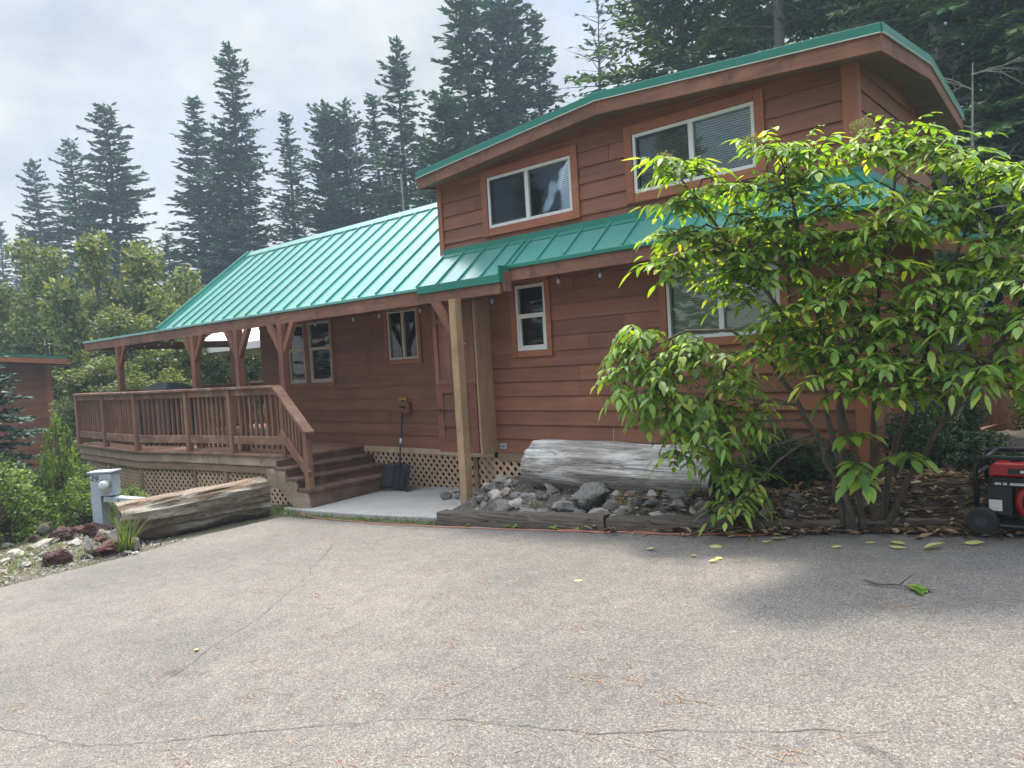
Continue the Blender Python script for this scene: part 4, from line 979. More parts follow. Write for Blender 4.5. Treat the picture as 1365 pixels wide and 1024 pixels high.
def compound(p, d, L, r, ll=.115, lw=.022, pairs=3, grav=.55):
    pts = [p]; k = 8; dd = d.normalized()
    for i in range(k): dd = (dd+V((0, 0, -grav/k*(.6+i*.16)))).normalized(); pts.append(pts[-1]+dd*L/k)
    es.tube(pts[::2], [.0045, .004, .0032, .0025, .0018], 4, False)
    for j in range(pairs+1):
        i = min(k, 2+int(round((k-2)*j/pairs)))
        q = pts[i]; fw = (pts[i]-pts[i-1]).normalized(); sd_ = fw.cross(V((0, 0, 1)))
        sd_ = sd_.normalized() if sd_.length > .05 else V((1, 0, 0)); upv = sd_.cross(fw).normalized()
        if j == pairs:
            leaflet(eb, q, fw, upv, ll*r.uniform(1, 1.3), lw*r.uniform(1, 1.2), r.uniform(.1, .35), r.uniform(.1, .45)); continue
        for sg_ in (-1, 1):
            d2 = (fw*.55+sd_*sg_*.8+V((0, 0, -.20))+V((r.gauss(0, .15), r.gauss(0, .15), r.gauss(0, .12)))).normalized()
            leaflet(eb, q, d2, (upv+V((r.gauss(0, .2), r.gauss(0, .2), 0))).normalized(), ll*r.uniform(.75, 1.15), lw*r.uniform(.8, 1.2), r.uniform(.15, .6), r.uniform(.1, .5))
STEM = [[(-1.66, 5.42, .15), (-1.72, 5.38, .65), (-1.86, 5.32, 1.05), (-2.05, 5.22, 1.45), (-2.35, 5.2, 1.72), (-2.7, 5.2, 1.74), (-3.0, 5.15, 1.62)],
        [(-1.62, 5.44, .15), (-1.68, 5.40, .7), (-1.74, 5.30, 1.25), (-1.9, 5.05, 1.8), (-2.15, 4.82, 2.3), (-2.32, 4.68, 2.62)],
        [(-1.56, 5.46, .15), (-1.58, 5.40, .75), (-1.64, 5.25, 1.4), (-1.74, 5.06, 2.1), (-1.8, 4.98, 2.7)],
        [(-1.52, 5.50, .15), (-1.48, 5.47, .8), (-1.42, 5.36, 1.4), (-1.30, 5.24, 2.1), (-1.20, 5.30, 2.75)],
        [(-1.50, 5.54, .15), (-1.38, 5.54, .75), (-1.18, 5.42, 1.3), (-.98, 5.3, 1.8), (-.80, 5.34, 2.4)],
        [(-1.47, 5.50, .15), (-1.26, 5.46, .65), (-1.0, 5.30, 1.05), (-.76, 5.12, 1.4), (-.5, 5.1, 1.75)],
        [(-1.58, 5.40, .15), (-1.63, 5.30, .7), (-1.60, 5.16, 1.15), (-1.52, 5.05, 1.6)]]
nodes = []
for k, s_ in enumerate(STEM):
    P = [V(p) for p in s_]; fine = []
    for a, b in zip(P, P[1:]):
        for i in range(4): fine.append(a.lerp(b, i/4)+V((er.gauss(0, .008), er.gauss(0, .008), 0)))
    fine.append(P[-1]); m_ = len(fine); es.tube(fine, [.024*(1-.68*i/(m_-1)) for i in range(m_)], 7)
    nodes += [(p, .55*.024*(1-.68*i/(m_-1))) for i, p in enumerate(fine) if p.z > .85]
for (x, y, z, q) in BL:
    c = V((x, y, z)); zl = (z-.4)/2.4
    p, r0 = min(nodes, key=lambda nn: (nn[0]-c).length+.5*max(0, nn[0].z-c.z))
    mid = p.lerp(c, .5)+V((er.gauss(0, .03), er.gauss(0, .03), .05)); es.tube([p, mid, c], [min(r0, .011), .008, .005], 5, False)
    nt_ = max(3, int(q*q*132)) 
    hang = x < -2.2 and z < 1.9
    for i in range(nt_):
        d = V((er.gauss(0, 1), er.gauss(0, 1), er.gauss(0, 1))).normalized(); tip = c+d*q*(er.random()**.5)*.95
        es.tube([c.lerp(mid, .3), tip], [.005, .003], 4, False)
        nl = er.choice((4, 5, 5, 6)); a0 = er.uniform(0, 6.28)
        for k in range(nl):
            a = a0+k*6.283/nl+er.gauss(0, .25); el = er.uniform(-.1, .75) if not hang else er.uniform(-.7, .45)
            compound(tip, V((cos(a), sin(a), el)), er.uniform(.17, .27), er, er.choice((.055, .07, .085, .10, .115))*er.uniform(.85, 1.1), er.uniform(.013, .024), er.choice((2, 3, 3)), er.uniform(.4, .9))
eld = empty('elder_shrub', (-1.57, 5.46, .2)); tag(eld, 'large leafy elderberry shrub with drooping bright green leaves in front of the cabin', 'shrub')
low = MB(); keep = eb; eb = low
for p, d, n_ in ((V((-1.5, 5.15, .80)), V((-.2, -1, .2)), 3), (V((-1.46, 5.12, .72)), V((.3, -1, .1)), 3), (V((-1.55, 5.2, .95)), V((.1, -.7, .3)), 3), (V((-1.22, 5.2, .86)), V((.6, -.6, .1)), 3)):
    es.tube([V((-1.55, 5.4, .55)), p], [.006, .004], 5, False)
    for k in range(n_): compound(p, d+V((er.gauss(0, .5), er.gauss(0, .3), er.gauss(0, .2))), .16, er, .115, .028, 2, .6)
eb = keep; eb.v += []
off = len(eb.v); eb.v += low.v; eb.f += [tuple(i+off for i in f) for f in low.f]
part('leaves', eb, M['elder'], eld, True)
part('stems', es, M['stem'], eld, True)
for (x, y, z) in ((-2.45, 4.52, 2.86), (-1.98, 4.86, 2.93), (-1.38, 5.18, 2.95)):
    fm = MB()
    for i in range(420):
        a = er.uniform(0, 6.28); q = .075*sqrt(er.random()); p = V((x+cos(a)*q, y+sin(a)*q, z+.05-q*q*7+er.gauss(0, .012))); s_ = er.uniform(.003, .006)
        d = V((er.gauss(0, 1), er.gauss(0, 1), er.gauss(0, 1))).normalized(); e_ = d.orthogonal().normalized(); g_ = d.cross(e_)
        fm.quad(p-e_*s_, p-g_*s_, p+e_*s_, p+g_*s_)
    for i in range(14):
        a = i*.449; fm.tube([(x, y, z-.09), (x+cos(a)*.06, y+sin(a)*.06, z+.02)], .0018, 3, False)
    part('flower_head', fm, M['flower'], eld)

# ------------------------------------------------------------------ logs and timbers
def log(name, P, Q, ra, rb, m, label, seed, knots=0, k=56, n=70, amp=.035, flat=0.):
    P = V(P); Q = V(Q); d = (Q-P).normalized(); s = d.cross(V((0, 0, 1))).normalized(); u = s.cross(d); mb = MB()
    for i in range(n+1):
        t = i/n; c = P.lerp(Q, t); r0 = ra+(rb-ra)*t
        e = 1.0
        if i == 0 or i == n: e = .985
        for j in range(k):
            a = 2*pi*j/k; q = V((cos(a)*1.6, sin(a)*1.6, t*1.7))
            rr_ = r0*e*(1+amp*2.2*noise.noise(q+V((seed, 0, 0)))+amp*1.1*noise.noise(V((cos(a)*5, sin(a)*5, t*5+seed)))+amp*.5*noise.noise(V((cos(a)*14, sin(a)*14, t*4+seed))))
            rr_ *= 1-.30*amp*max(0, noise.noise(V((cos(a)*7+seed, sin(a)*7, t*2.2)))-.1)*6
            rr_ *= 1+amp*1.3*noise.noise(V((cos(a)*3.5+seed, sin(a)*3.5, t*1.1)))-amp*1.5*max(0, noise.noise(V((cos(a)*9, sin(a)*9+seed, t*1.6))))
            p = c+(s*cos(a)+u*sin(a))*rr_
            if flat: p.z = min(p.z, c.z+r0*flat+.012*noise.noise(V((t*6, cos(a)*4, seed))))
            if i in (0, n): p += d*.03*noise.noise(V((a*2, seed, i)))
            mb.v.append(p)
    for i in range(n):
        for j in range(k):
            a = i*k+j; b = i*k+(j+1) % k; mb.f.append((a, b, b+k, a+k))
    for base, c, sg_ in ((0, P, -1), (n*k, Q, 1)):
        b0 = len(mb.v)
        for q in (.62, .25):
            for j in range(k): mb.v.append(c.lerp(mb.v[base+j], q)+d*.015*noise.noise(V((j*.9, q*7, seed))))
        mb.v.append(c)
        rings = [base, b0, b0+k]
        for A, B in zip(rings, rings[1:]):
            for j in range(k):
                f = (A+j, A+(j+1) % k, B+(j+1) % k, B+j); mb.f.append(f if sg_ > 0 else f[::-1])
        for j in range(k):
            f = (b0+k+j, b0+k+(j+1) % k, b0+2*k); mb.f.append(f if sg_ > 0 else f[::-1])
    o = single(name, mb, m, P.lerp(Q, .5), label, 'log', None, True)
    o.modifiers.new('sharp', 'EDGE_SPLIT').split_angle = RAD(50)
    return o
log('fallen_log', (-8.62, 5.02, .08), (-9.0, 3.38, .03), .275, .25, M['logbrown'], 'brown weathered log lying along the left edge of the driveway', 3.1, amp=.10, flat=.74)
log('fallen_log', (-4.80, 5.86, .52), (-2.78, 5.84, .50), .245, .255, M['loggrey'], 'silvery grey barkless log lying against the cabin wall', 8.4, amp=.045)
def timber(x0, y0, x1, y1, w_, h, label, seed):
    mb = MB(); n = 26; A = V((x0, y0, G(x0, y0))); B = V((x1, y1, G(x1, y1))); d = (B-A).normalized(); s = V((-d.y, d.x, 0)).normalized()
    prof = [(-.5, -.3), (-.5, .82), (-.42, .97), (0, 1.0), (.42, .97), (.5, .82), (.5, -.3)]
    for i in range(n+1):
        c = A.lerp(B, i/n)
        for (a, b) in prof:
            p = c+s*a*w_+V((0, 0, b*h)); nn = noise.noise(V((i*.5, a*3, seed+b)))+.6*noise.noise(V((i*1.9, a*5, seed+b*4)))
            mb.v.append(p+s*nn*.012+V((0, 0, nn*.010))+d*(.02*noise.noise(V((a*4, b*4, seed))) if i in (0, n) else 0))
    k = len(prof)
    for i in range(n):
        for j in range(k-1): a = i*k+j; mb.f.append((a, a+k, a+k+1, a+1))
    mb.f.append(tuple(range(k))); mb.f.append(tuple(n*k+j for j in reversed(range(k))))
    o = single('landscape_timber', mb, M['timber'], A.lerp(B, .5), label, 'timber', 'timbers edging the planting bed', True)
    o.modifiers.new('sharp', 'EDGE_SPLIT').split_angle = RAD(35)
timber(-5.45, 5.10, -3.52, 5.20, .15, .125, 'grey landscape timber edging the bed below the bare porch post', 1.)
timber(-3.47, 5.17, -2.42, 5.31, .16, .115, 'short cracked landscape timber in front of the silvery log', 4.)
timber(-2.38, 5.36, -1.35, 5.56, .13, .08, 'dark landscape timber under the shrub half buried in dead leaves', 7.)
timber(-1.32, 5.60, -.3, 5.72, .13, .085, 'dark landscape timber ending behind the generator', 9.)

# ------------------------------------------------------------------ rocks
def rockmesh(seed, rough=.32, flat=.0):
    bm = bmesh.new(); bmesh.ops.create_icosphere(bm, subdivisions=4, radius=1)
    r = random.Random(seed); pl = []
    for i in range(16):
        d = V((r.gauss(0, 1), r.gauss(0, 1), r.gauss(0, 1))).normalized(); pl.append((d, r.uniform(.48, .85)))
    for v in bm.verts:
        p = v.co.copy()
        for d, h in pl:
            q = p.dot(d)
            if q > h: p -= d*(q-h)*.98
        o = V((seed*3.1, 0, 0)); p += v.normal*(rough*.35*noise.noise(p*1.6+o)+rough*.22*noise.noise(p*4.5+o)+rough*.13*noise.noise(p*11+o))
        v.co = p
    me = bpy.data.meshes.new('rock_mesh'); bm.to_mesh(me); bm.free(); return me
RK = [rockmesh(i, .30) for i in range(5)]+[rockmesh(20+i, .55) for i in range(3)]
def rock(i, x, y, hw, hh, m, label, group, z=None, rough=False, name='rock'):
    me = RK[(5+i % 3) if rough else i % 5]; r = random.Random(i*7+3)
    o = bpy.data.objects.new(name, me); C.objects.link(o)
    zz = (G(x, y) if z is None else z)
    o.location = (x, y, zz+hh*.62); o.scale = (hw*1.12, hw*r.uniform(.75, 1.05), hh*1.15); o.rotation_euler = (r.uniform(-.2, .2), r.uniform(-.2, .2), r.uniform(0, 6.28))
    if not me.materials: me.materials.append(m)
    o.material_slots[0].link = 'OBJECT'; o.material_slots[0].material = m
    tag(o, label, 'rock', group)
RL = [(-8.76,2.65,0.158,0.110,'r','large dark red lava rock at the corner of the driveway'),(-8.57,3.06,0.145,0.097,'r','rounded dark red lava rock just left of the brown log'),(-10.87,3.61,0.110,0.070,'r',''),(-10.58,3.31,0.163,0.115,'r','big dark red lava rock in the back row left of the grey pedestal'),(-10.22,3.58,0.143,0.105,'r','dark red lava rock at the foot of the grey pedestal'),(-8.96,3.38,0.146,0.129,'p','pinkish grey boulder leaning on the end of the brown log'),(-10.44,3.05,0.195,0.042,'p','long flat pale slab among the red rocks'),(-11.69,3.36,0.135,0.062,'p',''),(-10.21,2.67,0.115,0.035,'p',''),(-11.58,3.13,0.111,0.061,'r',''),(-8.99,3.04,0.075,0.105,'p','upright pointed pale stone between two red rocks'),(-8.40,3.32,0.081,0.080,'g',''),(-11.01,3.09,0.087,0.068,'r',''),(-9.81,3.18,0.108,0.045,'p',''),(-10.98,2.79,0.095,0.047,'g',''),(-10.54,3.88,0.080,0.050,'r',''),(-8.67,2.91,0.056,0.032,'g',''),(-9.12,2.65,0.057,0.028,'p',''),(-9.17,2.49,0.064,0.028,'p',''),(-8.23,3.16,0.071,0.036,'g',''),(-11.95,3.85,0.109,0.055,'g',''),(-9.80,2.48,0.068,0.025,'p',''),(-8.1,3.18,0.047,0.023,'p',''),(-10.37,2.87,0.055,0.036,'p',''),
 (-9.5,3.4,.10,.07,'r',''),(-9.35,2.85,.08,.04,'p',''),(-9.6,2.8,.06,.03,'g',''),(-9.0,2.25,.05,.02,'p',''),(-10.0,2.3,.07,.03,'p',''),(-9.45,2.15,.05,.02,'g',''),(-10.8,2.4,.1,.04,'p',''),(-11.4,2.7,.09,.05,'g',''),(-12.2,3.2,.12,.07,'p',''),(-9.2,3.62,.11,.08,'r',''),(-9.9,3.55,.1,.07,'p','')]
MK = {'r': M['rockred'], 'p': M['rockpale'], 'g': M['rockgrey']}
GEN = {'r': 'small dark red rock in the heap left of the brown log', 'p': 'small pale stone in the heap left of the brown log', 'g': 'small grey stone in the heap left of the brown log'}
for i, (x, y, a, b, c, lab) in enumerate(RL): rock(i, x, y, a*1.05, b*1.1, MK[c], lab or GEN[c], {'r': 'red lava rocks', 'p': 'pale stones in the rock heap', 'g': 'grey stones in the rock heap'}[c], rough=(c == 'r'), z=G(x, y)-.01)
RR = [(-3.88,5.44,0.196,0.125,'large rough grey boulder in front of the silvery log'),(-4.03,5.36,0.136,0.054,''),(-4.79,5.27,0.130,0.080,'big tan angular stone near the bare porch post'),(-4.83,5.16,0.093,0.050,''),(-4.45,5.12,0.090,0.048,''),(-4.31,5.14,0.068,0.048,''),(-4.52,5.54,0.065,0.051,''),(-4.52,5.72,0.081,0.067,''),(-4.70,5.52,0.096,0.052,''),(-3.10,5.15,0.119,0.048,'flat round grey stone above the short cracked timber'),(-3.62,5.41,0.099,0.039,''),(-3.47,5.6,0.096,0.048,''),(-3.01,5.51,0.112,0.044,''),(-2.74,5.34,0.105,0.035,''),(-3.17,5.32,0.117,0.035,''),(-3.96,5.19,0.079,0.033,''),(-3.55,5.22,0.15,0.031,'wide flat slab at the foot of the large grey boulder'),(-5.12,5.78,0.086,0.047,''),(-5.07,5.27,0.074,0.037,''),(-3.68,5.2,0.050,0.025,''),(-3.09,5.4,0.074,0.037,''),(-2.49,5.4,0.083,0.028,''),(-4.57,5.2,0.062,0.028,''),(-5.39,5.72,0.096,0.056,''),(-5.57,5.81,0.097,0.057,''),(-5.8,5.93,0.094,0.051,''),(-6.1,6.04,0.088,0.044,''),(-5.81,6.1,0.077,0.052,''),(-3.49,5.52,0.066,0.033,''),(-2.61,5.52,0.065,0.030,''),(-2.41,5.45,0.057,0.026,''),(-2.09,5.5,0.060,0.033,''),(-2.10,5.64,0.075,0.034,''),(-2.37,5.72,0.060,0.030,'')]
for i in range(78): RR.append((U(-5.6, -2.2), 0, U(.04, .10), U(.022, .055), ''))
for i in range(16): RR.append((U(-6.5, -5.3), 1, U(.05, .11), U(.03, .06), ''))
for i, (x, y, a, b, lab) in enumerate(RR):
    rr_ = random.Random(i+50)
    if y == 0: y = U(5.25, 5.66) if x > -5.3 else U(5.65, 6.1)
    if y == 1: y = U(5.95, 6.6) if x < -5.95 else U(5.85, 6.12)
    if x > -5.5: y = max(y, edge(x)+.22+b*.6)
    pale = rr_.random() < .3 and i > 2
    rock(i+40, x, y, a, b, M['rockpale'] if pale else M['rockgrey'], lab or ('small pale stone among the grey stones below the silvery log' if pale else 'small grey stone in the bed between the bare post and the shrub'), 'pale stones in the planting bed' if pale else 'grey stones in the planting bed', z=max(G(x, y)+.03, bedz(x, y)-.01), rough=(i == 0))

# ------------------------------------------------------------------ meter pedestal
pd = empty('meter_pedestal', (-10.35, 3.75, G(-10.35, 3.75))); tag(pd, 'grey steel electric meter pedestal standing in the red rocks', 'electric meter')
yaw = RAD(38); ca, sa = cos(yaw), sin(yaw)
def pq(x, y, z): return V((-10.35+ca*x-sa*y, 3.75+sa*x+ca*y, z))
def pbox(mb, x0, x1, y0, y1, z0, z1): mb.obox(pq((x0+x1)/2, (y0+y1)/2, (z0+z1)/2), (pq(1, 0, 0)-pq(0, 0, 0))*(x1-x0)/2, (pq(0, 1, 0)-pq(0, 0, 0))*(y1-y0)/2, (0, 0, (z1-z0)/2))
t = MB(); pbox(t, -.13, .0, -.09, .09, -.45, .455); part('post', t, M['steel'], pd, bevel=.006)
t = MB(); pbox(t, .001, .16, -.10, .10, .16, .45); part('meter_box', t, M['steel'], pd, bevel=.006)
t = MB(); pbox(t, -.15, .18, -.115, .115, .456, .478); part('lid', t, M['steel'], pd, bevel=.004)
t = MB(); c = pq(.085, -.101, .30); ax = pq(0, -1, 0)-pq(0, 0, 0); t.tube([c, c+ax*.02], .085, 24); part('meter_ring', t, M['chrome'], pd)
t = MB(); t.tube([c+ax*.021, c+ax*.06, c+ax*.085, c+ax*.095], [.066, .064, .052, .03], 24); part('meter_glass', t, plain('meter_dome', (.50, .53, .54), .08, var=.2), pd, True)
t = MB(); t.beam(pq(.02, -.02, .12), pq(.78, .18, -.02), .17, .07); part('arm', t, M['steel'], pd, bevel=.005)
t = MB(); pbox(t, .16, .22, -.06, .06, -.45, .10); part('support_leg', t, M['darksteel'], pd)
cu = bpy.data.curves.new('digits', 'FONT'); cu.body = '29'; cu.size = .105; cu.extrude = .0015; cu.align_x = 'CENTER'; cu.align_y = 'CENTER'
tmp = bpy.data.objects.new('digits', cu); C.objects.link(tmp); bpy.context.view_layer.update()
me = bpy.data.meshes.new_from_object(tmp.evaluated_get(bpy.context.evaluated_depsgraph_get())); bpy.data.objects.remove(tmp)
dg = link('number_29', me, M['ink'], pd); dg.location = pq(-.065, -.0925, .385)-pd.location; dg.rotation_euler = (RAD(90), RAD(18), yaw)

# ------------------------------------------------------------------ shovel
sv = empty('snow_shovel', (-7.68, 6.45, -.03)); tag(sv, 'black bladed snow shovel with orange D grip leaning on the cabin wall', 'shovel')
base = V((-7.70, 6.50, .36)); topp = V((-7.80, 6.69, 1.02))
t = MB(); t.tube([base-V((-.008, .025, .12)), base, topp], .0135, 10); part('shaft', t, M['darksteel'], sv, True)
t = MB(); t.tube([base.lerp(topp, .30), base.lerp(topp, .40)], .0143, 10); part('sticker', t, M['paper'], sv, True)
t = MB(); d = (topp-base).normalized(); e = topp
t.tube([e-d*.02, e+d*.03], .019, 10)
t.tube([e+d*.02, e+d*.06+V((-.05, 0, 0)), e+d*.13+V((-.062, 0, 0))], .012, 8); t.tube([e+d*.02, e+d*.06+V((.05, 0, 0)), e+d*.13+V((.062, 0, 0))], .012, 8); t.tube([e+d*.135+V((-.07, 0, 0)), e+d*.135+V((.07, 0, 0))], .016, 10)
part('grip', t, M['yellow'], sv, True)
t = MB(); n = 14; rows = 8
for i in range(rows+1):
    v_ = i/rows
    for j in range(n+1):
        u_ = j/n*2-1; wv = .265+.015*v_
        t.v.append(V((-7.68+u_*wv, 6.495-.10*v_-.05*(1-u_*u_)*(1-v_)*0+.035*cos(u_*9*pi/2)*.25*(1-v_*.6)-.06*abs(u_)**3, .31-.345*v_-(.03*abs(u_)**2 if i == 0 else 0))))
for i in range(rows):
    for j in range(n): a = i*(n+1)+j; t.f.append((a, a+n+1, a+n+2, a+1))
b_ = part('blade', t, M['black'], sv, True); sm = b_.modifiers.new('thick', 'SOLIDIFY'); sm.thickness = .006

# ------------------------------------------------------------------ extension cord
t = MB(); pts = []
CP = [(-8.05, 5.10), (-7.3, 4.93), (-6.24, 4.87), (-5.23, 4.90), (-4.26, 4.96), (-3.37, 5.05), (-2.71, 5.10), (-2.2, 5.22)]
for a, b in zip(CP, CP[1:]):
    for k in range(10):
        x = a[0]+(b[0]-a[0])*k/10; y = a[1]+(b[1]-a[1])*k/10+.02*noise.noise(V((x*2.2, 0, 4))); pts.append((x, y, G(x, y)+.017+.004*noise.noise(V((x*5, 2, 1)))))
t.tube(pts, .0048, 6); single('extension_cord', t, M['cordred'], (-5, 4.9, 0), 'thin orange red extension cord lying along the driveway edge', 'cord', None, True)
t = MB(); pts = []
for k in range(40):
    x = -3.9+1.75*k/39; y = 5.0+.12*(x+3.9)+.035*sin(k*.5)+.02; pts.append((x, y-.03, G(x, y)+.018))
t.tube(pts, .0048, 6); single('extension_cord', t, M['cordred'], (-3, 5.05, .15), 'shorter kinked red cord lying in front of the short cracked timber', 'cord', None, True)

# ------------------------------------------------------------------ generator
gn = empty('generator', (-.62, 5.6, G(-.62, 5.6))); tag(gn, 'red and black portable generator on a tube frame at the right edge of the driveway', 'generator')
gz = G(-.62, 5.6); X0, X1, Y0, Y1 = -.875, -.30, 5.47, 5.88; zb, zt = gz+.07, gz+.50
t = MB(); r_ = .016
def rrect(y): return [(X0, y, zb+.03), (X0, y, zt-.05), (X0+.015, y, zt-.015), (X0+.05, y, zt), (X1-.05, y, zt), (X1-.015, y, zt-.015), (X1, y, zt-.05), (X1, y, zb+.03), (X1-.04, y, zb), (X0+.04, y, zb), (X0, y, zb+.03)]
t.tube(rrect(Y0), r_, 10); t.tube(rrect(Y1), r_, 10)
for x in (X0+.06, X1-.06):
    for z in (zb, zt): t.tube([(x, Y0, z), (x, Y1, z)], r_*.9, 10)
t.tube([(X0, Y0, zt-.12), (X0, Y1, zt-.12)], r_*.9, 10); t.tube([(X1, Y0, zt-.12), (X1, Y1, zt-.12)], r_*.9, 10); t.tube([(X0, Y0, zt-.145), (X1, Y0, zt-.145)], r_*.6, 8)
part('frame', t, M['black'], gn, True)
t = MB(); x0, x1, y0, y1, z0, z1 = X0+.07, X1-.05, Y0+.03, Y1-.05, zt-.125, zt-.04
t.prism([V((x0, y0, z0)), V((x1, y0, z0)), V((x1, y0, z1-.02)), V((x1-.03, y0, z1)), V((x0+.03, y0, z1)), V((x0, y0, z1-.02))], (0, y1-y0, 0)); tk_ = part('fuel_tank', t, M['red'], gn, bevel=.014)
t = MB(); t.tube([(x0+.13, y0+.12, z1-.002), (x0+.13, y0+.12, z1+.022)], .035, 18); part('fuel_cap', t, M['black'], tk_)
t = MB(); t.box(x0+.10, x0+.23, y0-.004, y0-.001, z0+.02, z0+.055); part('badge', t, M['black'], tk_)
t = MB(); t.box(x0+.165, x0+.215, y0-.0065, y0-.0045, z0+.028, z0+.046); part('badge_mark', t, M['paper'], tk_)
t = MB(); t.box(X0+.08, X1-.05, Y0+.012, Y0+.10, zt-.185, zt-.13); pn = part('control_panel', t, M['black'], gn, bevel=.004)
for a, b in ((.10, .135), (.145, .165), (.18, .27), (.285, .31)):
    t = MB(); t.box(X0+a, X0+b, Y0+.008, Y0+.0105, zt-.172, zt-.142); part('panel_label', t, M['paper'], pn)
t = MB(); t.box(X0+.05, X0+.19, Y0+.02, Y0+.20, zb+.06, zb+.245); bt = part('battery_box', t, M['black'], gn, bevel=.008)
t = MB(); t.box(X0+.065, X0+.135, Y0+.016, Y0+.0185, zb+.09, zb+.16); part('sticker', t, M['paper'], bt)
t = MB(); t.box(X0+.21, X1-.07, Y0+.10, Y1-.08, zb+.01, zb+.26); part('engine_block', t, M['darksteel'], gn, bevel=.02)
cc = V((X0+.325, Y0+.04, zb+.15)); t = MB(); t.tube([cc+V((0, .07, 0)), cc, cc-V((0, .012, 0))], [.125, .125, .10], 28); en = part('recoil_cover', t, M['red'], gn, True)
t = MB(); t.tube([cc-V((0, .013, 0)), cc-V((0, .022, 0))], [.088, .08], 28); part('recoil_grille', t, M['black'], en)
t = MB(); t.tube([cc-V((0, .023, 0)), cc-V((0, .028, 0))], .042, 24); part('recoil_hub', t, M['chrome'], en)
t = MB(); t.tube([cc-V((0, .029, 0)), cc-V((0, .032, 0))], .032, 24); part('recoil_disc', t, M['red'], en)
t = MB(); t.box(X0+.20, X1-.06, Y0+.02, Y0+.06, zb+.265, zb+.275); part('shroud', t, M['red'], gn)
for y in (Y0-.02, Y1+.0):
    t = MB(); t.tube([(X0+.03, y-.028, gz+.095), (X0+.03, y+.028, gz+.095)], .092, 26); wl = part('wheel', t, M['black'], gn, bevel=.012)
    t = MB(); t.tube([(X0+.03, y-.032, gz+.095), (X0+.03, y+.032, gz+.095)], .035, 16); part('hub', t, M['darksteel'], wl)
for y in (Y0+.02, Y1-.02):
    t = MB(); t.box(X1-.09, X1-.05, y-.02, y+.02, gz, zb); part('foot', t, M['black'], gn)

# ------------------------------------------------------------------ right background: fence, lattice, back rail, lean-to roof
fn = empty('fence', (-1.35, 9.15, .3)); tag(fn, 'short brown board fence panel between two posts behind the shrub', 'fence')
for (x, y) in ((-1.42, 8.95), (-1.05, 10.3)):
    t = MB(); t.box(x-.045, x+.045, y-.045, y+.045, G(x, y)-.1, 1.75); part('post', t, M['porch'], fn, bevel=.004)
for k in range(8):
    a = V((-1.42, 8.95, 0)).lerp(V((-1.05, 10.3, 0)), (k+.5)/8); d = V((.37, 1.35, 0)).normalized()
    t = MB(); t.obox(a+V((0, 0, 1.12)), d*.083, V((d.y, -d.x, 0))*.01, (0, 0, .52)); part('board', t, M['porch'], fn)
t = MB(); t.beam((-1.42, 8.95, .52), (-1.05, 10.3, .60), .035, .09); part('rail', t, M['porch'], fn)
lf = empty('lattice_fence', (-.4, 12.2, .3)); tag(lf, 'tan lattice fence panel at the right edge beyond the generator', 'fence')
part('lattice', lattice((-1.3, 12.0), (1.6, 12.4), lambda x: .62, 1.75, .10, .04), M['lattice'], lf)
t = MB(); t.beam((-1.3, 12.0, 1.78), (1.6, 12.4, 1.78), .05, .08); part('rail', t, M['porch'], lf)
for (x, y) in ((-1.3, 12.0), (1.6, 12.4)):
    t = MB(); t.box(x-.04, x+.04, y-.04, y+.04, .2, 1.8); part('post', t, M['porch'], lf)
br = empty('porch_railing', (-.6, 10.4, .3)); tag(br, 'reddish raised porch railing at the right edge above the lattice fence', 'railing')
t = MB(); t.beam((-1.30, 10.9, 2.02), (1.5, 11.4, 2.02), .09, .06); part('top_rail', t, M['porch'], br)
t = MB(); t.beam((-1.30, 10.9, 1.62), (1.5, 11.4, 1.62), .05, .06); part('bottom_rail', t, M['porch'], br)
for k in range(20):
    x = -1.25+2.7*k/19; y = 10.91+.5*k/19; t = MB(); t.box(x-.018, x+.018, y-.018, y+.018, 1.62, 2.0); part('baluster', t, M['porch'], br)
for (x, y) in ((-1.32, 10.9), (1.5, 11.4)):
    t = MB(); t.box(x-.05, x+.05, y-.05, y+.05, .2, 2.6); part('post', t, M['porch'], br)
lt = empty('lean_to', (-.8, 8, .3)); tag(lt, 'open lean-to with sloping green metal roof on the right side of the cabin', 'lean-to')
t = MB(); t.prism([V((-1.66, 6.9, 2.52)), V((-.55, 6.9, 2.22)), V((-.55, 9.6, 2.22)), V((-1.66, 9.6, 2.52))], (0, 0, -.025))
for y in (6.95, 7.3, 7.65, 8.0, 8.35, 8.7, 9.05, 9.4): t.beam((-1.64, y, 2.527), (-.56, y, 2.235), .016, .022)
part('roof', t, M['roof'], lt)
t = MB(); t.beam((-1.6, 6.92, 2.43), (-.56, 6.92, 2.145), .035, .12); t.box(-.585, -.55, 6.92, 9.6, 2.08, 2.19); part('fascia_board', t, M['fascia'], lt)
for y in (7.0, 9.5):
    t = MB(); t.box(-.68, -.60, y-.04, y+.04, G(-.64, y)-.05, 2.15); part('post', t, M['porch'], lt)

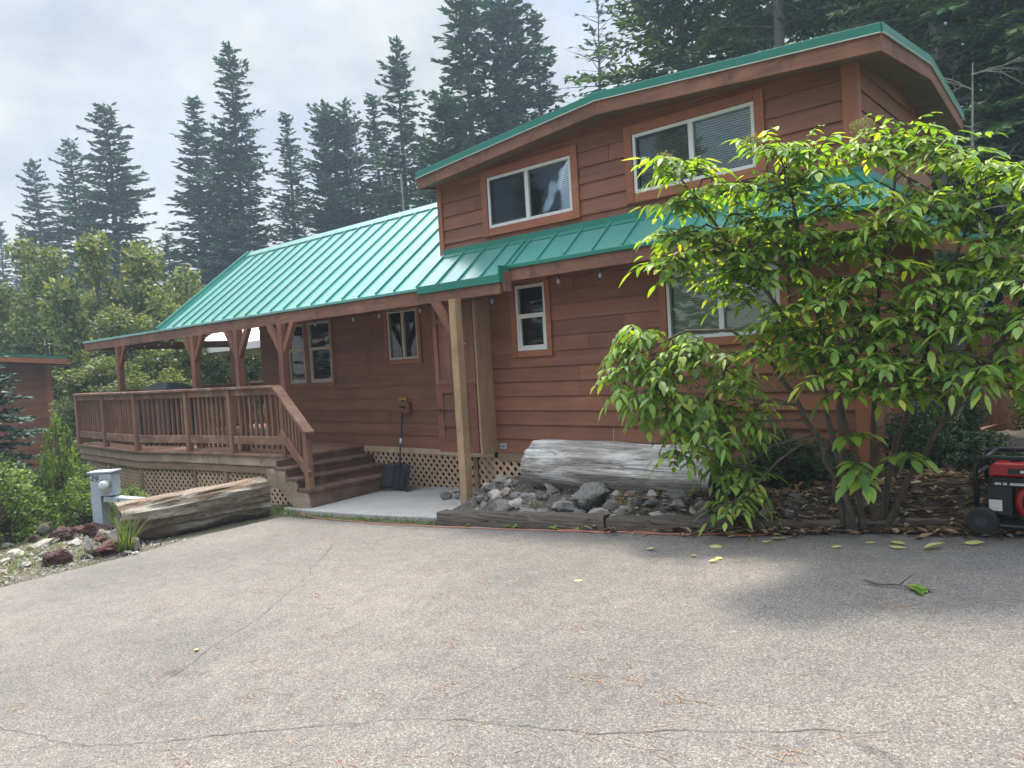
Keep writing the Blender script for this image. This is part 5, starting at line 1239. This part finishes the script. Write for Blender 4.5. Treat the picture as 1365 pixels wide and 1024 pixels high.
# ------------------------------------------------------------------ low plants
SB = [leafcloud(51, 5200, 1, .5, .05, .014, 30, .05), leafcloud(52, 5200, 1, .5, .06, .012, 26, .05), leafcloud(53, 4200, 1, .45, .045, .016, 22, .05)]
PL = [(-11.55, 2.8, 1.05, .62, 'bush', 'bright green bush at the left edge behind the stone heap'), (-12.5, 3.15, 1.15, .60, 'darkbush', 'dark green bush at the left edge below the spruce'), (-11.0, 2.35, .55, .40, 'bush', 'low bright bush at the far left edge of the stone heap'),
 (-11.5, 3.95, .72, .42, 'bush', 'ferny light green plant left of the grey pedestal'), (-10.95, 4.25, .50, .34, 'bush', 'low ferny plant behind the grey pedestal'), (-12.4, 4.3, .8, .45, 'bush', 'green plant against the corner of the lattice skirt'),
 (-13.4, 4.3, .85, .55, 'darkbush', 'dark plant in front of the left part of the lattice skirt'), (-10.4, 4.75, .34, .25, 'bush', 'small plant in front of the lattice behind the brown log'), (-13.0, 2.3, 1.0, .6, 'darkbush', 'dark bush at the left edge in front of the spruce'), (-15.4, 4.75, .75, .45, 'darkbush', 'shaded bush below the left end of the deck'),
 (-14.3, 5.0-.55, .9, .5, 'darkbush', 'shaded bush beside the spruce by the lattice skirt')]
for i, (x, y, h, hw, m, lab) in enumerate(PL): plant_bush(i, x, y, h, hw, lab, m, 'low_bush', 'bush', 'low bushes left of the driveway', None, SB, 1, .5)
t = plant_bush(2, -12.05, 3.8, 1.55, .30, 'tall pale leafy stalk standing between the spruce and the deck corner', 'bush', 'tall_weed', 'plant', None, None, SB, 1, .5)
PR = [(-1.38, 7.4, .55, .30, 'darkbush', 'dark bush right of the cabin corner, in front of the fence posts'), (-.95, 6.35, .30, .30, 'darkbush', 'low dark bush beside the generator'), (-1.38, 6.3, .55, .26, 'darkbush', 'dark weed bush at the cabin corner'),
 (-2.35, 5.95, .42, .28, 'darkbush', 'low grey green plant at the foot of the cabin wall under the shrub'), (-1.98, 5.98, .34, .24, 'darkbush', 'small plant at the cabin wall just left of the shrub stems'), (-2.62, 5.72, .30, .2, 'bush', 'small plant at the hidden end of the silvery log'), (-.55, 9.2, .8, .6, 'bush', 'sunlit bush at the right edge behind the generator')]
for i, (x, y, h, hw, m, lab) in enumerate(PR): plant_bush(i+1, x, y, h, hw, lab, m, 'low_bush', 'bush', 'low bushes round the cabin corner', max(G(x, y), bedz(x, y) if y < 8 and x > -6 else -9)-.03, SB, 1, .5)

def blades(mb, x, y, z, n, L, wd, spread, r, lean=.5):
    for i in range(n):
        a = r.uniform(0, 6.28); q = spread*sqrt(r.random()); p = V((x+cos(a)*q, y+sin(a)*q, z)); b = r.uniform(0, 6.28)
        d = V((cos(b)*lean*r.random(), sin(b)*lean*r.random(), 1)).normalized(); l = L*r.uniform(.5, 1.2); s = V((-sin(b), cos(b), 0))*wd*r.uniform(.7, 1.2); k = d.copy(); pr = None
        for j in range(4):
            t_ = j/3; w_ = s*(1-t_*.95); e = (p-w_, p+w_)
            if pr: mb.quad(pr[0], pr[1], e[1], e[0])
            pr = e; k = (k+V((d.x, d.y, -.5))*.28).normalized(); p = p+k*l/3
gr = random.Random(5)
mb = MB(); blades(mb, -8.42, 3.22, G(-8.4, 3.2)-.01, 70, .52, .009, .07, gr, .5); single('grass_clump', mb, M['grass'], (-8.42, 3.22, G(-8.42, 3.22)), 'clump of long green grass at the near end of the brown log', 'grass')
mb = MB()
for i in range(150):                       # along the slab front and the driveway edge
    x = gr.uniform(-8.1, -5.45); y = edge(x)+gr.uniform(.03, .2); blades(mb, x, y, G(x, y)-.005, gr.choice((3, 5, 8)), gr.choice((.03, .05, .07)), .004, .05, gr, .9)
for i in range(60):
    x = gr.uniform(-8.9, -8.15); y = gr.uniform(5.05, 5.5); blades(mb, x, y, G(x, y)-.005, 8, .09, .004, .05, gr, .9)
for i in range(90):
    x = gr.gauss(-8.95, .5); y = gr.uniform(1.5, 3.0); blades(mb, x, y, G(x, y)-.005, 8, gr.uniform(.03, .08), .004, .07, gr, .9)
for i in range(340):
    x = gr.uniform(-14.5, -8.7); y = gr.uniform(1.4, 4.8); blades(mb, x, y, G(x, y)-.03, 7, gr.uniform(.06, .2), .005, .09, gr, .8)
for i in range(260):
    x = gr.uniform(-1.3, 2.2); y = gr.uniform(8.6, 12.5); blades(mb, x, y, G(x, y)-.03, 9, gr.uniform(.1, .25), .009, .14, gr, .8)
stuff('grass', mb, M['grass'], 'short green grass and weeds along the driveway edges', 'grass')
mb = MB()
for i in range(90):
    x = gr.uniform(-5.2, -1.0); y = edge(x)+gr.uniform(.2, .85); blades(mb, x, y, max(G(x, y), bedz(x, y))-.005, gr.choice((4, 6, 9)), gr.uniform(.05, .14), .003, .05, gr, 1.1)
for (x, y) in ((-4.95, 5.62), (-3.55, 5.50), (-3.45, 5.45), (-2.9, 5.62), (-4.0, 5.6)): blades(mb, x, y, bedz(x, y)-.005, 40, .17, .0035, .07, gr, 1.2)
for i in range(70):
    x = gr.uniform(-11.5, -8.6); y = gr.uniform(1.6, 3.3); blades(mb, x, y, G(x, y)-.01, 6, gr.uniform(.05, .12), .004, .07, gr, 1.1)
stuff('dry_grass', mb, M['drygrass'], 'tufts of dry straw coloured grass among the stones', 'grass')
WD = [(-4.98, 4.99, .05, 'small bright weed at the left end of the first timber'), (-4.52, 5.02, .06, 'small bright weed against the middle of the first timber'), (-4.42, 5.03, .05, 'tiny weed right beside the middle weed of the first timber'), (-3.98, 5.05, .075, 'largest bright weed at the foot of the first timber'), (-3.75, 5.07, .05, 'weed near the right end of the first timber')]
for x, y, h, lab in WD:
    mb = MB()
    for k in range(15):
        a = gr.uniform(0, 6.28); leaflet(mb, V((x, y, G(x, y)+.01)), V((cos(a), sin(a)*.6, gr.uniform(.2, .9))).normalized(), V((0, 0, 1)), h*gr.uniform(.8, 1.5), .010, .4, .2)
    single('weed', mb, M['bush'], (x, y, G(x, y)), lab, 'weed', 'weeds along the first timber')

# leaf litter, fallen leaves, needles
lr = random.Random(99)
def litterleaf(mb, p, L, W, r, curl=.5):
    a = r.uniform(0, 6.28); d = V((cos(a), sin(a), r.uniform(-.1, .35))).normalized(); s = d.cross(V((r.gauss(0, .35), r.gauss(0, .35), 1))).normalized(); n = s.cross(d); c = r.uniform(.1, curl)
    f = [p+d*L*t+n*(c*L*t*(1-t)) for t in (0, .35, .7, 1)]; W1, W2 = W*r.uniform(.8, 1.1), W*r.uniform(.5, .8); u = n*W*r.uniform(-.2, .5)
    b = len(mb.v); mb.v += [f[0], f[1]-s*W1+u, f[1], f[1]+s*W1+u, f[2]-s*W2+u, f[2], f[2]+s*W2+u, f[3]]
    mb.f += [(b, b+2, b+1), (b, b+3, b+2), (b+1, b+2, b+5, b+4), (b+2, b+3, b+6, b+5), (b+4, b+5, b+7), (b+5, b+6, b+7)]
mb = MB()
for i in range(2600):
    x = lr.uniform(-2.9, -.45) if lr.random() < .85 else lr.uniform(-3.6, -2.6); e = edge(x)
    y = e+lr.uniform(-.02, .75)-(abs(lr.gauss(0, .07)) if lr.random() < .3 else 0)
    z = (max(G(x, y)+.012, bedz(x, y)+.012) if y > e else G(x, y)+.01)+lr.uniform(0, .03)
    litterleaf(mb, V((x, y, z)), lr.uniform(.035, .11), lr.uniform(.008, .024), lr, .7)
for i in range(260):
    x = lr.uniform(-5.4, -2.6); y = edge(x)+lr.uniform(.2, .8); litterleaf(mb, V((x, y, bedz(x, y)+.015)), lr.uniform(.03, .06), .01, lr)
for i in range(60):
    x = lr.uniform(-2.0, -.5); y = edge(x)+lr.uniform(.0, .5); a = lr.uniform(-.5, .5); z = max(G(x, y), bedz(x, y))+.03; mb.tube([(x, y, z), (x+cos(a)*.14, y+sin(a)*.1, z+.02), (x+cos(a)*.3, y+sin(a)*.2, z+lr.uniform(0, .05))], [.004, .0035, .002], 4, False)
stuff('leaf_litter', mb, M['litter'], 'brown dead leaves and sticks heaped under the shrub', 'dead leaves')
FL = [(-2.79,4.66,.07,'small cream fallen leaf alone on the driveway in front of the short cracked timber'),(-2.22,4.58,.06,''),(-2.37,4.84,.09,'yellow leaf propped at the driveway edge below the hanging shrub tip'),(-2.22,4.48,.06,''),(-2.03,5.12,.10,'large yellow green leaf at the driveway edge under the shrub'),(-2.08,5.04,.07,''),(-1.25,5.1,.10,'pale wavy leaf in the middle of the row left of the generator'),(-1.27,5.22,.10,'yellow leaf lying behind the pale wavy leaf left of the generator'),(-1.04,5.08,.11,'largest cream coloured fallen leaf, nearest the generator on the driveway'),(-.86,5.27,.10,'narrow yellow leaf under the front of the generator wheel'),(-2.41,4.57,.05,''),(-2.37,5.12,.07,''),(-1.60,5.0,.06,''),(-1.43,5.15,.06,''),(-4.29,2.0,.05,'little yellow green leaf beside the long driveway crack'),(-2.86,3.84,.05,'')]
for i, (x, y, L, lab) in enumerate(FL):
    mb = MB(); r = random.Random(i+7)
    a = r.uniform(-.6, .6); d = V((cos(a), sin(a), .06)).normalized(); leaflet(mb, V((x-L*.6, y, G(x, y)+.012)), d, V((r.uniform(-.3, .3), r.uniform(-.5, .1), 1)), L*1.15, L*.30, r.uniform(-.25, .05), r.uniform(-.2, .6))
    for v in mb.v: v.z = max(v.z, G(v.x, v.y)+.009)
    single('fallen_leaf', mb, M['drop'], (x, y, G(x, y)+.009), lab or 'small pale yellow fallen leaf lying on the driveway', 'leaf', None if lab else 'small fallen leaves on the driveway', True)
mb = MB()
def nclump(x, y, n, sp, r):
    a0 = r.uniform(-.9, .9)
    for i in range(n):
        px, py = x+r.gauss(0, sp), y+r.gauss(0, sp*.6); a = a0+r.gauss(0, .5); L = r.uniform(.03, .075); s = V((-sin(a), cos(a), 0))*.0011; p = V((px, py, G(px, py)+.0095)); q = V((px+cos(a)*L, py+sin(a)*L, 0)); q.z = G(q.x, q.y)+.0095+r.uniform(0, .004)
        if py > edge(px)-.02 or px < -8: continue
        mb.quad(p-s, p+s, q+s, q-s)
for i in range(520): nclump(lr.uniform(-8, .8), lr.uniform(.4, 5.1), lr.choice((1, 2, 3, 4)), .04, lr)
for i in range(60): nclump(lr.uniform(-7, .3), lr.uniform(.8, 4.6), lr.randint(8, 16), .06, lr)
for (x, y) in ((-.62, 4.25), (-.35, 4.15), (-2.4, 3.2), (-1.53, 2.66), (-5.6, 2.3), (-4.6, 3.0), (-1.0, 4.0)): nclump(x, y, 26, .07, lr)
stuff('pine_needles', mb, M['pinelitter'], 'scattered orange pine needles on the asphalt', 'pine needles')
mb = MB(); tw = V((-1.06, 4.31, 0)); P = lambda dx, dy, dz_: V((tw.x+dx, tw.y+dy, G(tw.x+dx, tw.y+dy)+.012+dz_))
sp_ = empty('broken_twig', (tw.x, tw.y, G(tw.x, tw.y))); tag(sp_, 'broken twig with green leaves lying alone on the right side of the driveway', 'twig')
mb.tube([P(-.19, .03, .01), P(-.10, -.02, .008), P(0, -.01, .012), P(.05, .07, .05)], [.005, .006, .005, .003], 5); mb.tube([P(0, -.01, .012), P(.10, -.05, .008), P(.18, -.04, .01)], [.004, .004, .002], 5)
part('stick', mb, M['stem'], sp_)
mb = MB()
for k in range(9):
    a = lr.uniform(-1.2, 1.0); leaflet(mb, P(.05+lr.uniform(-.02, .05), -.03+lr.uniform(-.03, .03), .008), V((cos(a), sin(a), .15)).normalized(), V((0, 0, 1)), .085, .02, .2, .3)
part('leaves', mb, M['elder'], sp_, True)

# the wood on the other side of the driveway (seen only as reflections)
fb = MB(); fr_ = random.Random(3)
fb_src = conifer(61, 16, 3.2, .05, 30, .3, .55, .17, .26, power=.7)[1]
vs = [v.co.copy() for v in fb_src.vertices]; fs = [tuple(p.vertices) for p in fb_src.polygons]
for i in range(20):
    a = RAD(-150+i*10.5); q = 40+fr_.uniform(0, 16); c = V((4+q*cos(a)*1.1, -2+q*sin(a), -.2)); sc = fr_.uniform(.8, 1.2); rz = Matrix.Rotation(fr_.uniform(0, 6.28), 3, 'Z'); n0 = len(fb.v)
    fb.v += [c+(rz @ v)*sc for v in vs]; fb.f += [tuple(k+n0 for k in f) for f in fs]
stuff('far_wood', fb, M['needle2'], 'conifer wood on the far side of the driveway', 'wood')

# ------------------------------------------------------------------ thin summer haze
hz = MB(); hz.box(-95, 45, -32, 60, -2.2, 24.5)
ho = link('haze', hz.mesh('haze'), None); ho['kind'] = 'stuff'
hm = bpy.data.materials.new('haze_air'); hm.use_nodes = True; hn = hm.node_tree; hn.nodes.clear()
out = hn.nodes.new('ShaderNodeOutputMaterial'); pv = hn.nodes.new('ShaderNodeVolumePrincipled')
pv.inputs['Color'].default_value = (.66, .84, 1.0, 1); pv.inputs['Density'].default_value = .0018; pv.inputs['Anisotropy'].default_value = .25
hn.links.new(pv.outputs[0], out.inputs['Volume']); ho.data.materials.append(hm)
scene.cycles.volume_bounces = 0; scene.cycles.volume_max_steps = 64

# loose gravel and chips
mb = MB(); gv = random.Random(41)
def chip(p, q):
    k = [p+V((gv.gauss(0, 1), gv.gauss(0, 1), gv.gauss(0, .6))).normalized()*q*gv.uniform(.7, 1.3) for _ in range(4)]
    for a, b, c in ((0, 1, 2), (0, 3, 1), (1, 3, 2), (0, 2, 3)): mb.tri(k[a], k[b], k[c])
for i in range(2600):
    x = gv.uniform(-6.3, -1.2); y = gv.uniform(edge(x)+.2, 6.1) if x > -5.4 else gv.uniform(5.8, 6.12); chip(V((x, y, max(G(x, y), bedz(x, y))+.004)), gv.uniform(.006, .022))
for i in range(2200):
    x = gv.gauss(-9.4, .9); y = gv.uniform(1.5, 3.8); 
    if x < -8.2: chip(V((x, y, G(x, y)+.0)), gv.uniform(.008, .03))
for i in range(500):
    x = gv.gauss(-8.3, .12); y = gv.uniform(1.6, 3.4); chip(V((x, y, G(x, y)+.008)), gv.uniform(.004, .012))
stuff('gravel', mb, M['rockpale'], 'loose gravel and stone chips between the rocks', 'gravel')
